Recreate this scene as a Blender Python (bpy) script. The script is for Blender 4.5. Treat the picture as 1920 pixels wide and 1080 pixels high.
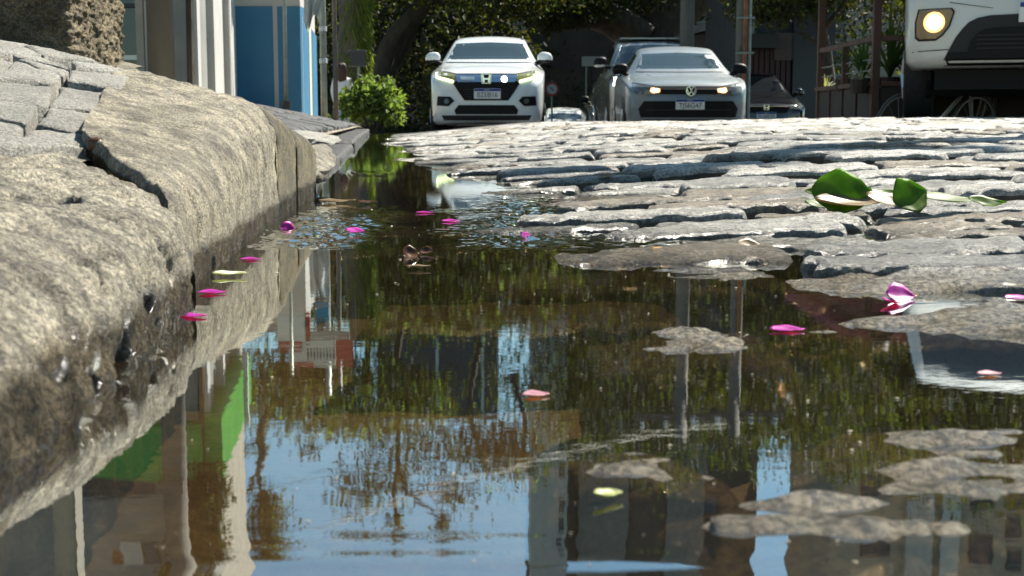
import bpy, bmesh, math, random
import numpy as np
from mathutils import Vector, Matrix, geometry
from mathutils.bvhtree import BVHTree

for _o in list(bpy.data.objects):
    bpy.data.objects.remove(_o, do_unlink=True)
scene = bpy.context.scene
COL = scene.collection
random.seed(7)
RNG = np.random.default_rng(11)

# ------------------------------------------------------------------ camera
HC = 0.12                      # eye height above the water
FPX = 2475.0                   # focal length in pixels of the 1920 px wide photograph
PITCH = math.atan(313 / FPX)   # horizon at y = 227
cam_d = bpy.data.cameras.new('camera')
cam_d.sensor_width = 36.0
cam_d.lens = 36.0 * FPX / 1920.0
cam_d.clip_start = 0.02
cam_d.clip_end = 400
cam_d.dof.use_dof = True
cam_d.dof.focus_distance = 1.5
cam_d.dof.aperture_fstop = 28.0
cam = bpy.data.objects.new('camera', cam_d)
COL.objects.link(cam)
cam.location = (0, 0, HC)
cam.rotation_euler = (math.pi / 2 - PITCH, 0, 0)
scene.camera = cam

# ------------------------------------------------------------------ sky, sun, exposure
SUN_AZ, SUN_EL = math.radians(44), math.radians(50)     # azimuth measured from +Y (ahead) towards +X (right)
world = bpy.data.worlds.new('World')
scene.world = world
world.use_nodes = True
wn = world.node_tree
wn.nodes.clear()
w_out = wn.nodes.new('ShaderNodeOutputWorld')
w_bg = wn.nodes.new('ShaderNodeBackground')
w_sky = wn.nodes.new('ShaderNodeTexSky')
w_sky.sky_type = 'NISHITA'
w_sky.sun_disc = False
w_sky.sun_elevation = SUN_EL
w_sky.sun_rotation = SUN_AZ
w_sky.air_density = 1.0
w_sky.dust_density = 0.4
w_sky.ozone_density = 0.8
w_bg.inputs['Strength'].default_value = 0.058
w_wb = wn.nodes.new('ShaderNodeMix'); w_wb.data_type = 'RGBA'; w_wb.blend_type = 'MULTIPLY'; w_wb.inputs[0].default_value = 1.0
w_wb.inputs[7].default_value = (.86, 1.06, 1.0, 1)      # the camera's cool white balance, the same over the whole sky
wn.links.new(w_sky.outputs['Color'], w_wb.inputs[6]); wn.links.new(w_wb.outputs[2], w_bg.inputs['Color'])
wn.links.new(w_bg.outputs['Background'], w_out.inputs['Surface'])
sun_d = bpy.data.lights.new('sun', 'SUN')
sun_d.energy = 5.0
sun_d.angle = math.radians(0.5)
sun_d.color = (1.0, 0.94, 0.82)
sun = bpy.data.objects.new('sun', sun_d)
COL.objects.link(sun)
sdir = Vector((math.sin(SUN_AZ) * math.cos(SUN_EL), math.cos(SUN_AZ) * math.cos(SUN_EL), math.sin(SUN_EL)))
sun.rotation_euler = sdir.to_track_quat('Z', 'Y').to_euler()
sun.location = (6, 4, 12)
scene.view_settings.view_transform = 'Standard'
scene.view_settings.look = 'None'
scene.view_settings.exposure = 1.24
scene.view_settings.gamma = 1.0
scene.view_settings.use_curve_mapping = False
scene.render.engine = 'CYCLES'
scene.cycles.max_bounces = 8
scene.cycles.transparent_max_bounces = 12
scene.cycles.caustics_reflective = False
scene.cycles.caustics_refractive = False
scene.cycles.use_denoising = True

# ------------------------------------------------------------------ rays of the photograph
_cp, _sp = math.cos(PITCH), math.sin(PITCH)
def ray(px, py):
    a, b = (px - 960) / FPX, (540 - py) / FPX
    return Vector((a, _cp + b * _sp, -_sp + b * _cp))
def P(px, py, Y):
    d = ray(px, py); t = Y / d.y
    return Vector((d.x * t, Y, HC + d.z * t))
def R(px, py, Y):                    # a point the photograph shows mirrored in the water
    p = P(px, py, Y); p.z = -p.z
    return p
def onz(px, py, z=0.0):              # where the view ray meets height z
    d = ray(px, py); t = (z - HC) / d.z
    return Vector((d.x * t, d.y * t, z))

# ------------------------------------------------------------------ noise (vectorised)
def _h(ix, iy, iz):
    n = (ix * 374761393 + iy * 668265263 + iz * 2147483647 + 1274126177).astype(np.int64)
    n = (n ^ (n >> 13)) * 1274126177
    n = n & 0x7fffffff
    n = (n ^ (n >> 16)) & 0xffff
    return n / 65535.0
def vnoise(x, y, z=0.0):
    x = np.asarray(x, float); y = np.asarray(y, float); z = np.zeros_like(x) + z
    ix, iy, iz = np.floor(x).astype(np.int64), np.floor(y).astype(np.int64), np.floor(z).astype(np.int64)
    fx, fy, fz = x - ix, y - iy, z - iz
    fx, fy, fz = fx * fx * (3 - 2 * fx), fy * fy * (3 - 2 * fy), fz * fz * (3 - 2 * fz)
    def L(a, b, t): return a + (b - a) * t
    c = [[[_h(ix + i, iy + j, iz + k) for k in (0, 1)] for j in (0, 1)] for i in (0, 1)]
    return L(L(L(c[0][0][0], c[1][0][0], fx), L(c[0][1][0], c[1][1][0], fx), fy),
             L(L(c[0][0][1], c[1][0][1], fx), L(c[0][1][1], c[1][1][1], fx), fy), fz) * 2 - 1
def fbm(x, y, z=0.0, o=4, g=0.5):
    s, a, f = 0, 1.0, 1.0
    for i in range(o):
        s = s + a * vnoise(np.asarray(x) * f + 17.3 * i, np.asarray(y) * f + 5.1 * i, z * f + 3.7 * i)
        a *= g; f *= 2.03
    return s
def sst(a, b, x):
    t = np.clip((np.asarray(x, float) - a) / (b - a), 0, 1)
    return t * t * (3 - 2 * t)

# ------------------------------------------------------------------ object helpers
def link(o, parent=None):
    COL.objects.link(o)
    if parent is not None:
        o.parent = parent
    return o
def mk(name, verts, faces, mat=None, parent=None, smooth=False, mats=None, idx=None):
    me = bpy.data.meshes.new(name)
    if isinstance(verts, np.ndarray): verts = verts.tolist()
    me.from_pydata([tuple(v) for v in verts], [], faces)
    for m in (mats or ([mat] if mat else [])): me.materials.append(m)
    if idx is not None: me.polygons.foreach_set('material_index', np.asarray(idx, dtype=np.int32))
    if smooth: me.polygons.foreach_set('use_smooth', np.ones(len(me.polygons), dtype=bool))
    me.update()
    return link(bpy.data.objects.new(name, me), parent)
def tag(o, label, cat=None, group=None, kind=None):
    o['label'] = label
    if cat: o['category'] = cat
    if group: o['group'] = group
    if kind: o['kind'] = kind
    return o
def thing(name, loc, label, cat, group=None, rz=0.0, kind=None):
    o = bpy.data.objects.new(name, None)
    o.empty_display_size = 0.1
    COL.objects.link(o)
    o.location = loc; o.rotation_euler = (0, 0, rz)
    return tag(o, label, cat, group, kind)
class MB:
    def __init__(s): s.v = []; s.f = []
    def add(s, vs, fs):
        n = len(s.v); s.v += [tuple(v) for v in vs]; s.f += [tuple(i + n for i in f) for f in fs]; return s
    def box(s, x0, x1, y0, y1, z0, z1):
        return s.hexa([(x0, y0, z0), (x1, y0, z0), (x1, y1, z0), (x0, y1, z0), (x0, y0, z1), (x1, y0, z1), (x1, y1, z1), (x0, y1, z1)])
    def hexa(s, p):
        return s.add(p, [(0, 3, 2, 1), (4, 5, 6, 7), (0, 1, 5, 4), (1, 2, 6, 5), (2, 3, 7, 6), (3, 0, 4, 7)])
    def bbox(s, x0, x1, y0, y1, z0, z1, b):      # bevelled box
        bm = bmesh.new(); bmesh.ops.create_cube(bm, size=1)
        for v in bm.verts:
            v.co = Vector(((x0 + x1) / 2 + v.co.x * (x1 - x0), (y0 + y1) / 2 + v.co.y * (y1 - y0), (z0 + z1) / 2 + v.co.z * (z1 - z0)))
        bmesh.ops.bevel(bm, geom=bm.edges[:], offset=b, segments=2, affect='EDGES')
        bm.verts.index_update()
        s.add([v.co[:] for v in bm.verts], [[v.index for v in f.verts] for f in bm.faces]); bm.free(); return s
    def tube(s, pts, rad, n=8, cap=True):
        pts = [Vector(p) for p in pts]
        if not hasattr(rad, '__len__'): rad = [rad] * len(pts)
        rings = []; ref = Vector((0.13, 0.31, 0.94))
        for i, p in enumerate(pts):
            d = (pts[min(i + 1, len(pts) - 1)] - pts[max(i - 1, 0)]).normalized()
            if abs(d.dot(ref)) > 0.95: ref = Vector((0.9, 0.3, 0.1))
            a = d.cross(ref).normalized(); b = d.cross(a)
            rings.append([p + (a * math.cos(2 * math.pi * k / n) + b * math.sin(2 * math.pi * k / n)) * rad[i] for k in range(n)])
        vs = [v for r in rings for v in r]; fs = []
        for i in range(len(pts) - 1):
            for k in range(n):
                fs.append((i * n + k, i * n + (k + 1) % n, (i + 1) * n + (k + 1) % n, (i + 1) * n + k))
        if cap:
            fs.append(tuple(range(n - 1, -1, -1))); fs.append(tuple((len(pts) - 1) * n + k for k in range(n)))
        return s.add(vs, fs)
    def bar(s, a, b, w, y0, y1):                 # flat stroke in the x-z plane, from y0 to y1
        a, b = Vector((a[0], 0, a[1])), Vector((b[0], 0, b[1])); d = (b - a).normalized(); n = Vector((-d.z, 0, d.x)) * w / 2
        q = [a - n, b - n, b + n, a + n]
        return s.hexa([(p.x, y0, p.z) for p in q] + [(p.x, y1, p.z) for p in q])
    def prism(s, poly, y0, y1):                  # polygon in x-z extruded along y
        n = len(poly)
        vs = [(x, y0, z) for x, z in poly] + [(x, y1, z) for x, z in poly]
        fs = [tuple(range(n)), tuple(range(2 * n - 1, n - 1, -1))] + [(i, i + n, (i + 1) % n + n, (i + 1) % n) for i in range(n)]
        return s.add(vs, fs)
    def lathe(s, prof, n=24, axis='X', c=(0, 0, 0)):  # prof: (offset along axis, radius)
        vs = []; m = len(prof)
        for k in range(n):
            t = 2 * math.pi * k / n
            for o, r in prof:
                q = (o, r * math.cos(t), r * math.sin(t)) if axis == 'X' else ((r * math.cos(t), o, r * math.sin(t)) if axis == 'Y' else (r * math.cos(t), r * math.sin(t), o))
                vs.append((c[0] + q[0], c[1] + q[1], c[2] + q[2]))
        fs = [(k * m + i, k * m + i + 1, ((k + 1) % n) * m + i + 1, ((k + 1) % n) * m + i) for k in range(n) for i in range(m - 1)]
        return s.add(vs, fs)
    def build(s, name, mat, parent=None, smooth=False):
        return mk(name, s.v, s.f, mat, parent, smooth)
def grid_faces(nu, nv):
    return [(i * nv + j, (i + 1) * nv + j, (i + 1) * nv + j + 1, i * nv + j + 1) for i in range(nu - 1) for j in range(nv - 1)]

# ------------------------------------------------------------------ materials
def nodes(m):
    m.use_nodes = True
    return m.node_tree.nodes, m.node_tree.links, m.node_tree.nodes['Principled BSDF']
def pm(name, col, rough=0.6, metal=0.0, col2=None, scale=8.0, bump=0.0, bscale=None, coat=0.0, detail=6, lo=0.35, hi=0.65, coords='Object', stretch=None, spec=0.5):
    m = bpy.data.materials.new(name)
    n, l, b = nodes(m)
    b.inputs['Base Color'].default_value = (*col, 1); b.inputs['Roughness'].default_value = rough
    b.inputs['Metallic'].default_value = metal; b.inputs['Coat Weight'].default_value = coat
    b.inputs['Coat Roughness'].default_value = 0.04; b.inputs['Specular IOR Level'].default_value = spec
    if coords == 'World':
        g = n.new('ShaderNodeNewGeometry'); co = g.outputs['Position']
    else:
        g = n.new('ShaderNodeTexCoord'); co = g.outputs['Object']
    if stretch:
        mp = n.new('ShaderNodeMapping'); mp.inputs['Scale'].default_value = stretch; l.new(co, mp.inputs['Vector']); co = mp.outputs['Vector']
    if col2 is not None:
        t = n.new('ShaderNodeTexNoise'); t.inputs['Scale'].default_value = scale; t.inputs['Detail'].default_value = detail
        l.new(co, t.inputs['Vector'])
        r = n.new('ShaderNodeValToRGB'); r.color_ramp.elements[0].position = lo; r.color_ramp.elements[1].position = hi
        r.color_ramp.elements[0].color = (*col, 1); r.color_ramp.elements[1].color = (*col2, 1)
        l.new(t.outputs['Fac'], r.inputs['Fac']); l.new(r.outputs['Color'], b.inputs['Base Color'])
    if bump:
        t2 = n.new('ShaderNodeTexNoise'); t2.inputs['Scale'].default_value = bscale or scale * 3; t2.inputs['Detail'].default_value = 5
        l.new(co, t2.inputs['Vector'])
        bp = n.new('ShaderNodeBump'); bp.inputs['Strength'].default_value = 1.0; bp.inputs['Distance'].default_value = bump
        l.new(t2.outputs['Fac'], bp.inputs['Height']); l.new(bp.outputs['Normal'], b.inputs['Normal'])
    return m
def stone_mat(name, c1, c2, c3, s1=14, s2=160, bump=0.0015, rough=0.62, wet=0.012, wetn=0.01, pits=0.0, sparkle=0.0, wetrough=0.12, streak=None, wetcol=(.34, .31, .27)):
    """Granite: large patches, fine speckle, and a wet band just above the water line."""
    m = bpy.data.materials.new(name)
    n, l, b = nodes(m)
    g = n.new('ShaderNodeNewGeometry'); co = g.outputs['Position']
    def noise(sc, det=6, rg=0.6):
        t = n.new('ShaderNodeTexNoise'); t.inputs['Scale'].default_value = sc; t.inputs['Detail'].default_value = det
        t.inputs['Roughness'].default_value = rg
        l.new(co, t.inputs['Vector']); return t.outputs['Fac']
    def ramp(f, p0, p1, a, bb):
        r = n.new('ShaderNodeValToRGB'); e = r.color_ramp.elements
        e[0].position = p0; e[1].position = p1; e[0].color = (*a, 1); e[1].color = (*bb, 1); l.new(f, r.inputs['Fac']); return r.outputs['Color']
    def mix(f, a, bb, mode='MIX'):
        x = n.new('ShaderNodeMix'); x.data_type = 'RGBA'; x.blend_type = mode
        if isinstance(f, float): x.inputs[0].default_value = f
        else: l.new(f, x.inputs[0])
        l.new(a, x.inputs[6]) if not isinstance(a, tuple) else setattr(x.inputs[6], 'default_value', a)
        l.new(bb, x.inputs[7]) if not isinstance(bb, tuple) else setattr(x.inputs[7], 'default_value', bb)
        return x.outputs[2]
    big = noise(s1); fine = noise(s2, 8, 0.75); mid = noise(s1 * 4.3, 6, 0.7)
    c = ramp(big, 0.40, 0.60, c1, c2)
    c = mix(ramp(mid, 0.5, 0.62, (0, 0, 0), (1, 1, 1)), c, (*c3, 1))
    c = mix(0.75, c, ramp(fine, 0.43, 0.575, (0.42, 0.42, 0.43), (1.85, 1.82, 1.74)), 'MULTIPLY')
    if streak:
        mp = n.new('ShaderNodeMapping'); mp.inputs['Rotation'].default_value = (0, 0, -.75); mp.inputs['Scale'].default_value = streak; l.new(co, mp.inputs['Vector'])
        ts = n.new('ShaderNodeTexNoise'); ts.inputs['Scale'].default_value = 1.0; ts.inputs['Detail'].default_value = 7; ts.inputs['Roughness'].default_value = .65; l.new(mp.outputs[0], ts.inputs['Vector'])
        c = mix(0.65, c, ramp(ts.outputs['Fac'], .40, .56, (.42, .40, .37), (1.5, 1.47, 1.40)), 'MULTIPLY')
    # wetness from height above the water
    sx = n.new('ShaderNodeSeparateXYZ'); l.new(co, sx.inputs[0])
    ma = n.new('ShaderNodeMath'); ma.operation = 'MULTIPLY_ADD'; l.new(big, ma.inputs[0]); ma.inputs[1].default_value = -wetn * 3; l.new(sx.outputs['Z'], ma.inputs[2])
    mr = n.new('ShaderNodeMapRange'); mr.inputs['From Min'].default_value = wet - wetn * 1.5; mr.inputs['From Max'].default_value = wet - wetn * 1.5 + 0.012
    mr.inputs['To Min'].default_value = 1.0; mr.inputs['To Max'].default_value = 0.0; l.new(ma.outputs[0], mr.inputs['Value'])
    wetf = mr.outputs['Result']
    dark = mix(1.0, c, (*wetcol, 1), 'MULTIPLY')
    c = mix(wetf, c, dark)
    l.new(c, b.inputs['Base Color'])
    rr = n.new('ShaderNodeMapRange'); rr.inputs['To Min'].default_value = rough; rr.inputs['To Max'].default_value = wetrough; l.new(wetf, rr.inputs['Value'])
    l.new(rr.outputs['Result'], b.inputs['Roughness'])
    ad = n.new('ShaderNodeMath'); ad.operation = 'ADD'; l.new(fine, ad.inputs[0]); l.new(mid, ad.inputs[1])
    bp = n.new('ShaderNodeBump'); bp.inputs['Distance'].default_value = bump * 4; l.new(ad.outputs[0], bp.inputs['Height'])
    l.new(bp.outputs['Normal'], b.inputs['Normal'])
    return m
def leaf_mat(name, col, col2, trans=0.45, rough=0.62):
    m = bpy.data.materials.new(name); n, l, b = nodes(m)
    g = n.new('ShaderNodeNewGeometry')
    r = n.new('ShaderNodeValToRGB'); r.color_ramp.elements[0].color = (*col, 1); r.color_ramp.elements[1].color = (*col2, 1)
    l.new(g.outputs['Random Per Island'], r.inputs['Fac']); l.new(r.outputs['Color'], b.inputs['Base Color'])
    b.inputs['Roughness'].default_value = rough; b.inputs['Specular IOR Level'].default_value = .3
    t = n.new('ShaderNodeBsdfTranslucent'); mx = n.new('ShaderNodeMixShader'); mx.inputs[0].default_value = trans
    gm = n.new('ShaderNodeMix'); gm.data_type = 'RGBA'; gm.blend_type = 'MULTIPLY'; gm.inputs[0].default_value = 1.0
    l.new(r.outputs['Color'], gm.inputs[6]); gm.inputs[7].default_value = (1.6, 1.7, 0.7, 1)
    l.new(gm.outputs[2], t.inputs['Color'])
    l.new(b.outputs[0], mx.inputs[1]); l.new(t.outputs[0], mx.inputs[2])
    l.new(mx.outputs[0], n['Material Output'].inputs['Surface'])
    return m
def emit(name, col, s):
    m = bpy.data.materials.new(name); n, l, b = nodes(m)
    b.inputs['Base Color'].default_value = (*col, 1); b.inputs['Emission Color'].default_value = (*col, 1); b.inputs['Emission Strength'].default_value = s
    b.inputs['Roughness'].default_value = 0.2
    return m

# ================================================================== ROAD AND WATER
def XK(y): return -0.128 - 0.098 * np.asarray(y, float)          # kerb face line
_ay = np.array([0, .5, 1.2, 2.4, 5, 7.5, 9.5, 10.5, 12, 14.5, 18, 21, 27, 36, 46, 80, 200.])
_az = np.array([.018, .022, .036, .055, .085, .102, .112, .114, .085, -.02, -.185, -.20, -.36, -.58, -.85, -1.5, -2.0])
def road_h(x, y):
    """Top of the road surface above the water level."""
    x = np.asarray(x, float); y = np.asarray(y, float)
    A = np.interp(y, _ay, _az)
    W = np.interp(y, [0, 1, 3, 9], [1.0, 1.05, 1.15, 1.3])
    s = np.clip((x - XK(y)) / W, 0, 1.6)
    s = np.where(s > 1, 1 + (1 - np.exp(-(s - 1))) * 0.0, s * (1.12 - 0.12 * s))
    g = np.where(y < 11, -0.025, np.minimum(-0.025, A))
    right = 0.028 * sst(1.0, 2.8, x) * sst(6.5, 9.5, y) * (1 - sst(11, 14, y))
    hump = 0.07 * np.exp(-((x + .4) / 1.3) ** 2 - ((y - 22) / 3.0) ** 2)
    return g + (A - g) * s + right + hump

M_cobble = stone_mat('granite_cobble', (.17, .168, .16), (.33, .32, .295), (.42, .40, .365), s1=9, s2=260, bump=0.0022, rough=0.36, wet=0.001, wetn=0.003)
M_cobble_w = stone_mat('granite_cobble_pale', (.33, .318, .29), (.54, .515, .465), (.26, .25, .23), s1=7, s2=230, bump=0.002, rough=0.40, wet=0.001, wetn=0.003)
M_mud_shade = pm('joint_mud_shade', (.04, .03, .02), 0.7, col2=(.08, .062, .04), scale=30, bump=0.004, bscale=90, coords='World')  # muddy stone sides, with the shade of the joints put into the colour
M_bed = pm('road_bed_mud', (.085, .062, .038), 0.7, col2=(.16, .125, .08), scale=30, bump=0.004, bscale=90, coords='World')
M_asph = pm('asphalt', (.05, .05, .05), 0.75, col2=(.085, .083, .08), scale=6, bump=0.003, bscale=160, coords='World')

M_cobble_wet = stone_mat('granite_cobble_wet', (.20, .19, .17), (.36, .335, .30), (.16, .155, .145), s1=16, s2=230, bump=0.003, rough=0.5, wet=0.014, wetn=0.004, wetrough=.3, wetcol=(.80, .62, .42))
M_tip = stone_mat('granite_cobble_tip', (.36, .35, .325), (.52, .50, .46), (.30, .29, .27), s1=20, s2=230, bump=0.002, rough=0.28, wet=0.0030, wetn=0.0012, wetrough=.08, wetcol=(.62, .55, .46))
# bed under the stones
ys = np.concatenate([np.linspace(0.1, 3, 60), np.linspace(3.1, 10.2, 60)])
xs = np.linspace(0, 1, 60)
V = []
for y in ys:
    x0 = float(XK(y)) - 0.12; x1 = 0.5 * y + 2.2
    xx = x0 + (x1 - x0) * xs
    zz = road_h(xx, y) - 0.052 + 0.006 * fbm(xx * 14, np.full_like(xx, y * 14))
    V += [(a, y, c) for a, c in zip(xx, zz)]
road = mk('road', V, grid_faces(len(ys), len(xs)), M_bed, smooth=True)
tag(road, 'cobbled street of worn granite setts with a flooded gutter', 'road', kind='structure')

def cobble_mesh(cx, cy, L, W, top, rot, seed, nu, nv, dome=0.007, tilt=(0, 0), rad=0.02, follow=True, rag=0.0):
    u = np.sin(np.linspace(-1, 1, nu) * math.pi / 2); v = np.sin(np.linspace(-1, 1, nv) * math.pi / 2)
    U, Vv = np.meshgrid(u, v, indexing='ij')
    r = np.random.default_rng(seed)
    e = r.uniform(-0.10, 0.10, 8)
    # wobbly plan: a rounded quad
    rx, ry = rad / (L / 2), rad / (W / 2)
    sq = 1 - 0.06 * (U ** 2) * (Vv ** 2)
    x = U * L / 2 * sq + L * (e[0] * Vv * .12 + e[1] * .25 * (Vv ** 2) * U)
    y = Vv * W / 2 * sq + W * (e[2] * U * .8 + e[3] * .5 * (U ** 2))
    wob = fbm(x * 30 + seed * 3.1, y * 30 + seed, 0.0, 3)
    edge = np.maximum(np.abs(U), np.abs(Vv))
    x += 0.0075 * wob * (edge > .6); y += 0.0085 * fbm(x * 26 - seed * 1.7, y * 22 + 9, 0, 3) * (edge > .6)
    du = np.clip((np.abs(U) - (1 - 1.5 * rx)) / (1.5 * rx), 0, 1); dv = np.clip((np.abs(Vv) - (1 - ry)) / ry, 0, 1)
    z = -dome * (0.75 * U ** 2 + 0.55 * Vv ** 2) - 0.012 * du ** 2.6 - 0.011 * dv ** 2.8
    z += 0.0016 * fbm(x * 18 + seed * 7.7, y * 26 - seed, 0, 4) + tilt[0] * x + tilt[1] * y
    z += 0.0020 * fbm(x * 75 + seed, y * 75, 0, 3)
    if rag: z += rag * (0.0034 * fbm(x * 15 + seed * 2.3, y * 80, 0, 4, .6) - .0018)
    c, s = math.cos(rot), math.sin(rot)
    X = cx + x * c - y * s; Y = cy + x * s + y * c
    if follow: z = z + (road_h(X, Y) - road_h(np.array(cx), np.array(cy))) * 0.75
    Z = z + top
    verts = np.stack([X, Y, Z], -1).reshape(-1, 3)
    faces = grid_faces(nu, nv)
    # skirt
    ring = [(i, 0) for i in range(nu)] + [(nu - 1, j) for j in range(1, nv)] + [(i, nv - 1) for i in range(nu - 2, -1, -1)] + [(0, j) for j in range(nv - 2, 0, -1)]
    ridx = [i * nv + j for i, j in ring]
    base = len(verts); low = verts[ridx].copy()
    low[:, 0] += (low[:, 0] - cx) * 0.01; low[:, 1] += (low[:, 1] - cy) * 0.01; low[:, 2] = top - 0.055
    verts = np.concatenate([verts, low]); n = len(ridx)
    faces += [(ridx[k], base + k, base + (k + 1) % n, ridx[(k + 1) % n]) for k in range(n)]
    return verts, faces, n

M_cobble_b = stone_mat('granite_cobble_brown', (.20, .165, .12), (.36, .305, .235), (.14, .12, .095), s1=9, s2=240, bump=0.0022, rough=0.38, wet=0.001, wetn=0.003)
stones = []      # (cx, cy, L, W, top, rot, dome)
# the stones round the puddle that just break the surface: pixel of the crown, length, depth, height above water
for (px, py, L, W, top, dome) in [(1292, 657, .115, .09, .0040, .012), (1800, 846, .16, .07, .0030, .012), (1190, 905, .075, .06, .0032, .014),
                                  (1560, 1025, .115, .065, .0040, .013), (1850, 945, .11, .06, .0028, .012), (1345, 527, .12, .08, .0030, .016), (1850, 625, .24, .10, .0065, .012),
                                  (1760, 545, .25, .09, .0095, .009), (1540, 632, .07, .055, .0010, .016)]:
    p = onz(px, py, 0.0)
    stones.append((p.x, p.y + W * .28, L * .95, W, top, random.uniform(-.04, .1), dome))
nhand = len(stones)
y = 0.29; k = 0
while y < 9.85:
    W = random.uniform(.095, .120) * (1.0 if y < 4 else 1.12)
    yc = y + W / 2
    x = float(XK(yc)) + 0.05 + random.uniform(0, .22)
    xmax = 0.40 * yc + (1.3 if yc < 4 else 0.9)
    while x < xmax:
        L = random.uniform(.16, .29)
        cx = x + L / 2; cy = yc + 0.05 * cx * min(1, yc) + random.uniform(-.008, .008)
        if yc < 1.02 and any(abs(cx - s[0]) < (L + s[2]) / 2 - .015 and abs(cy - s[1]) < (W + s[3]) / 2 - .012 for s in stones[:nhand]):
            x += L * .5; continue
        h = float(road_h(cx, cy))
        if yc < 0.98: top = -0.013 + random.uniform(-.005, .004) - 0.004 * (cx < 0.05)
        else: top = h + max(-.010, min(.009, random.gauss(0, .0058))) + (0.003 if yc < 1.6 and cx > .05 else 0)
        if yc < 1.7: top = min(top, .010 + .012 * (yc - 1.0) + random.uniform(0, .005))
        stones.append((cx, cy, L - random.uniform(.012, .028), W - random.uniform(.016, .026), top, 0.04 + random.gauss(0, .035), random.uniform(.0005, .003)))
        x += L
    y += W; k += 1
def score(s):
    px = 960 + FPX * s[0] / s[1]
    return s[1] + (4.0 if px > 2050 or px < 150 else 0)
order = sorted(range(len(stones)), key=lambda i: score(stones[i]))
restV, restF, restI = [], [], []
for rank, i in enumerate(order):
    cx, cy, L, W, top, rot, dome = stones[i]
    nu, nv = (34, 18) if cy < 1.8 else ((22, 12) if cy < 3.2 else ((14, 8) if cy < 5 else (9, 6)))
    vs, fs, nsk = cobble_mesh(cx, cy, L, W, top, rot, i + 3, nu, nv, dome, (random.gauss(0, .018), random.gauss(-.006, .032)), rad=random.uniform(.006, .010), rag=1.0 if i < nhand else 0.0)
    mt = M_tip if i < nhand else M_cobble_wet if cy < .96 else (M_cobble_w, M_cobble, M_cobble_b, M_cobble_w, M_cobble)[(i * 7919) % 5]
    if rank < 300:
        vs = vs - np.array([cx, cy, top])
        o = mk('cobblestone', vs, fs, None, road, smooth=True, mats=[mt, M_mud_shade], idx=[0] * (len(fs) - nsk) + [1] * nsk)
        o.location = (cx, cy, top)
    else:
        n0 = sum(len(a) for a in restV)
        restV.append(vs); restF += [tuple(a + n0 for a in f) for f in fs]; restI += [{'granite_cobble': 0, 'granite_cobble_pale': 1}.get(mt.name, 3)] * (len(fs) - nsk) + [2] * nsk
o = mk('cobblestones', np.concatenate(restV), restF, None, road, True, mats=[M_cobble, M_cobble_w, M_mud_shade, M_cobble_b], idx=restI)
o['kind'] = 'stuff'

# asphalt of the crossing beyond the crest
ya = np.concatenate([np.linspace(9.75, 30, 60), np.linspace(31, 120, 30)]); xa = np.linspace(-9, 16, 70)
XA, YA = np.meshgrid(xa, ya, indexing='ij')
YA = YA + np.where(YA < 9.8, 0.05 * XA, 0)
ZA = road_h(XA, YA) - 0.006 * (YA < 9.9) + 0.002
ZA = np.where(XA < XK(YA) - 0.25, ZA - 0.05, ZA)
o = mk('asphalt_street', np.stack([XA, YA, ZA], -1).reshape(-1, 3), grid_faces(len(xa), len(ya)), M_asph, smooth=True)
tag(o, 'grey asphalt crossing running downhill behind the cobbles', 'street', kind='structure')
# ground to the horizon under everything
M_ground = pm('bare_ground', (.07, .06, .045), 0.9, col2=(.11, .1, .075), scale=0.8, coords='World')
o = mk('ground', [(-300, -60, -2.2), (300, -60, -2.2), (300, 380, -2.2), (-300, 380, -2.2)], [(0, 1, 2, 3)], M_ground)
tag(o, 'bare ground stretching to the horizon', 'ground', kind='structure')

# water
M_water = bpy.data.materials.new('gutter_water')
n, l, b = nodes(M_water)
fr = n.new('ShaderNodeFresnel'); fr.inputs['IOR'].default_value = 1.33
gl = n.new('ShaderNodeBsdfGlossy'); gl.inputs['Roughness'].default_value = 0.012; gl.inputs['Color'].default_value = (.96, 1.0, .98, 1)
tr = n.new('ShaderNodeBsdfTransparent'); tr.inputs['Color'].default_value = (.80, .67, .48, 1)
df = n.new('ShaderNodeBsdfDiffuse'); df.inputs['Color'].default_value = (.085, .060, .036, 1)
m1 = n.new('ShaderNodeMixShader'); m1.inputs[0].default_value = 0.10
m2 = n.new('ShaderNodeMixShader')
l.new(tr.outputs[0], m1.inputs[1]); l.new(df.outputs[0], m1.inputs[2])
fm = n.new('ShaderNodeMapRange'); fm.inputs['To Min'].default_value = 0.46; fm.inputs['To Max'].default_value = 1.0; l.new(fr.outputs[0], fm.inputs['Value']); l.new(fm.outputs['Result'], m2.inputs[0]); l.new(m1.outputs[0], m2.inputs[1]); l.new(gl.outputs[0], m2.inputs[2])
l.new(m2.outputs[0], n['Material Output'].inputs['Surface'])
g = n.new('ShaderNodeNewGeometry')
t = n.new('ShaderNodeTexNoise'); t.inputs['Scale'].default_value = 55; t.inputs['Detail'].default_value = 3
mp = n.new('ShaderNodeMapping'); mp.inputs['Scale'].default_value = (0.6, 1.3, 1)
l.new(g.outputs['Position'], mp.inputs['Vector']); l.new(mp.outputs[0], t.inputs['Vector'])
bp = n.new('ShaderNodeBump'); bp.inputs['Strength'].default_value = 1.0; bp.inputs['Distance'].default_value = 0.00004
l.new(t.outputs['Fac'], bp.inputs['Height'])
for q in (fr, gl): l.new(bp.outputs['Normal'], q.inputs['Normal'])
yw = np.concatenate([np.linspace(.12, .5, 70), np.linspace(.505, 2.3, 330), np.linspace(2.32, 13, 110)])
xw = np.linspace(0, 1, 260)
V = []
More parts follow.
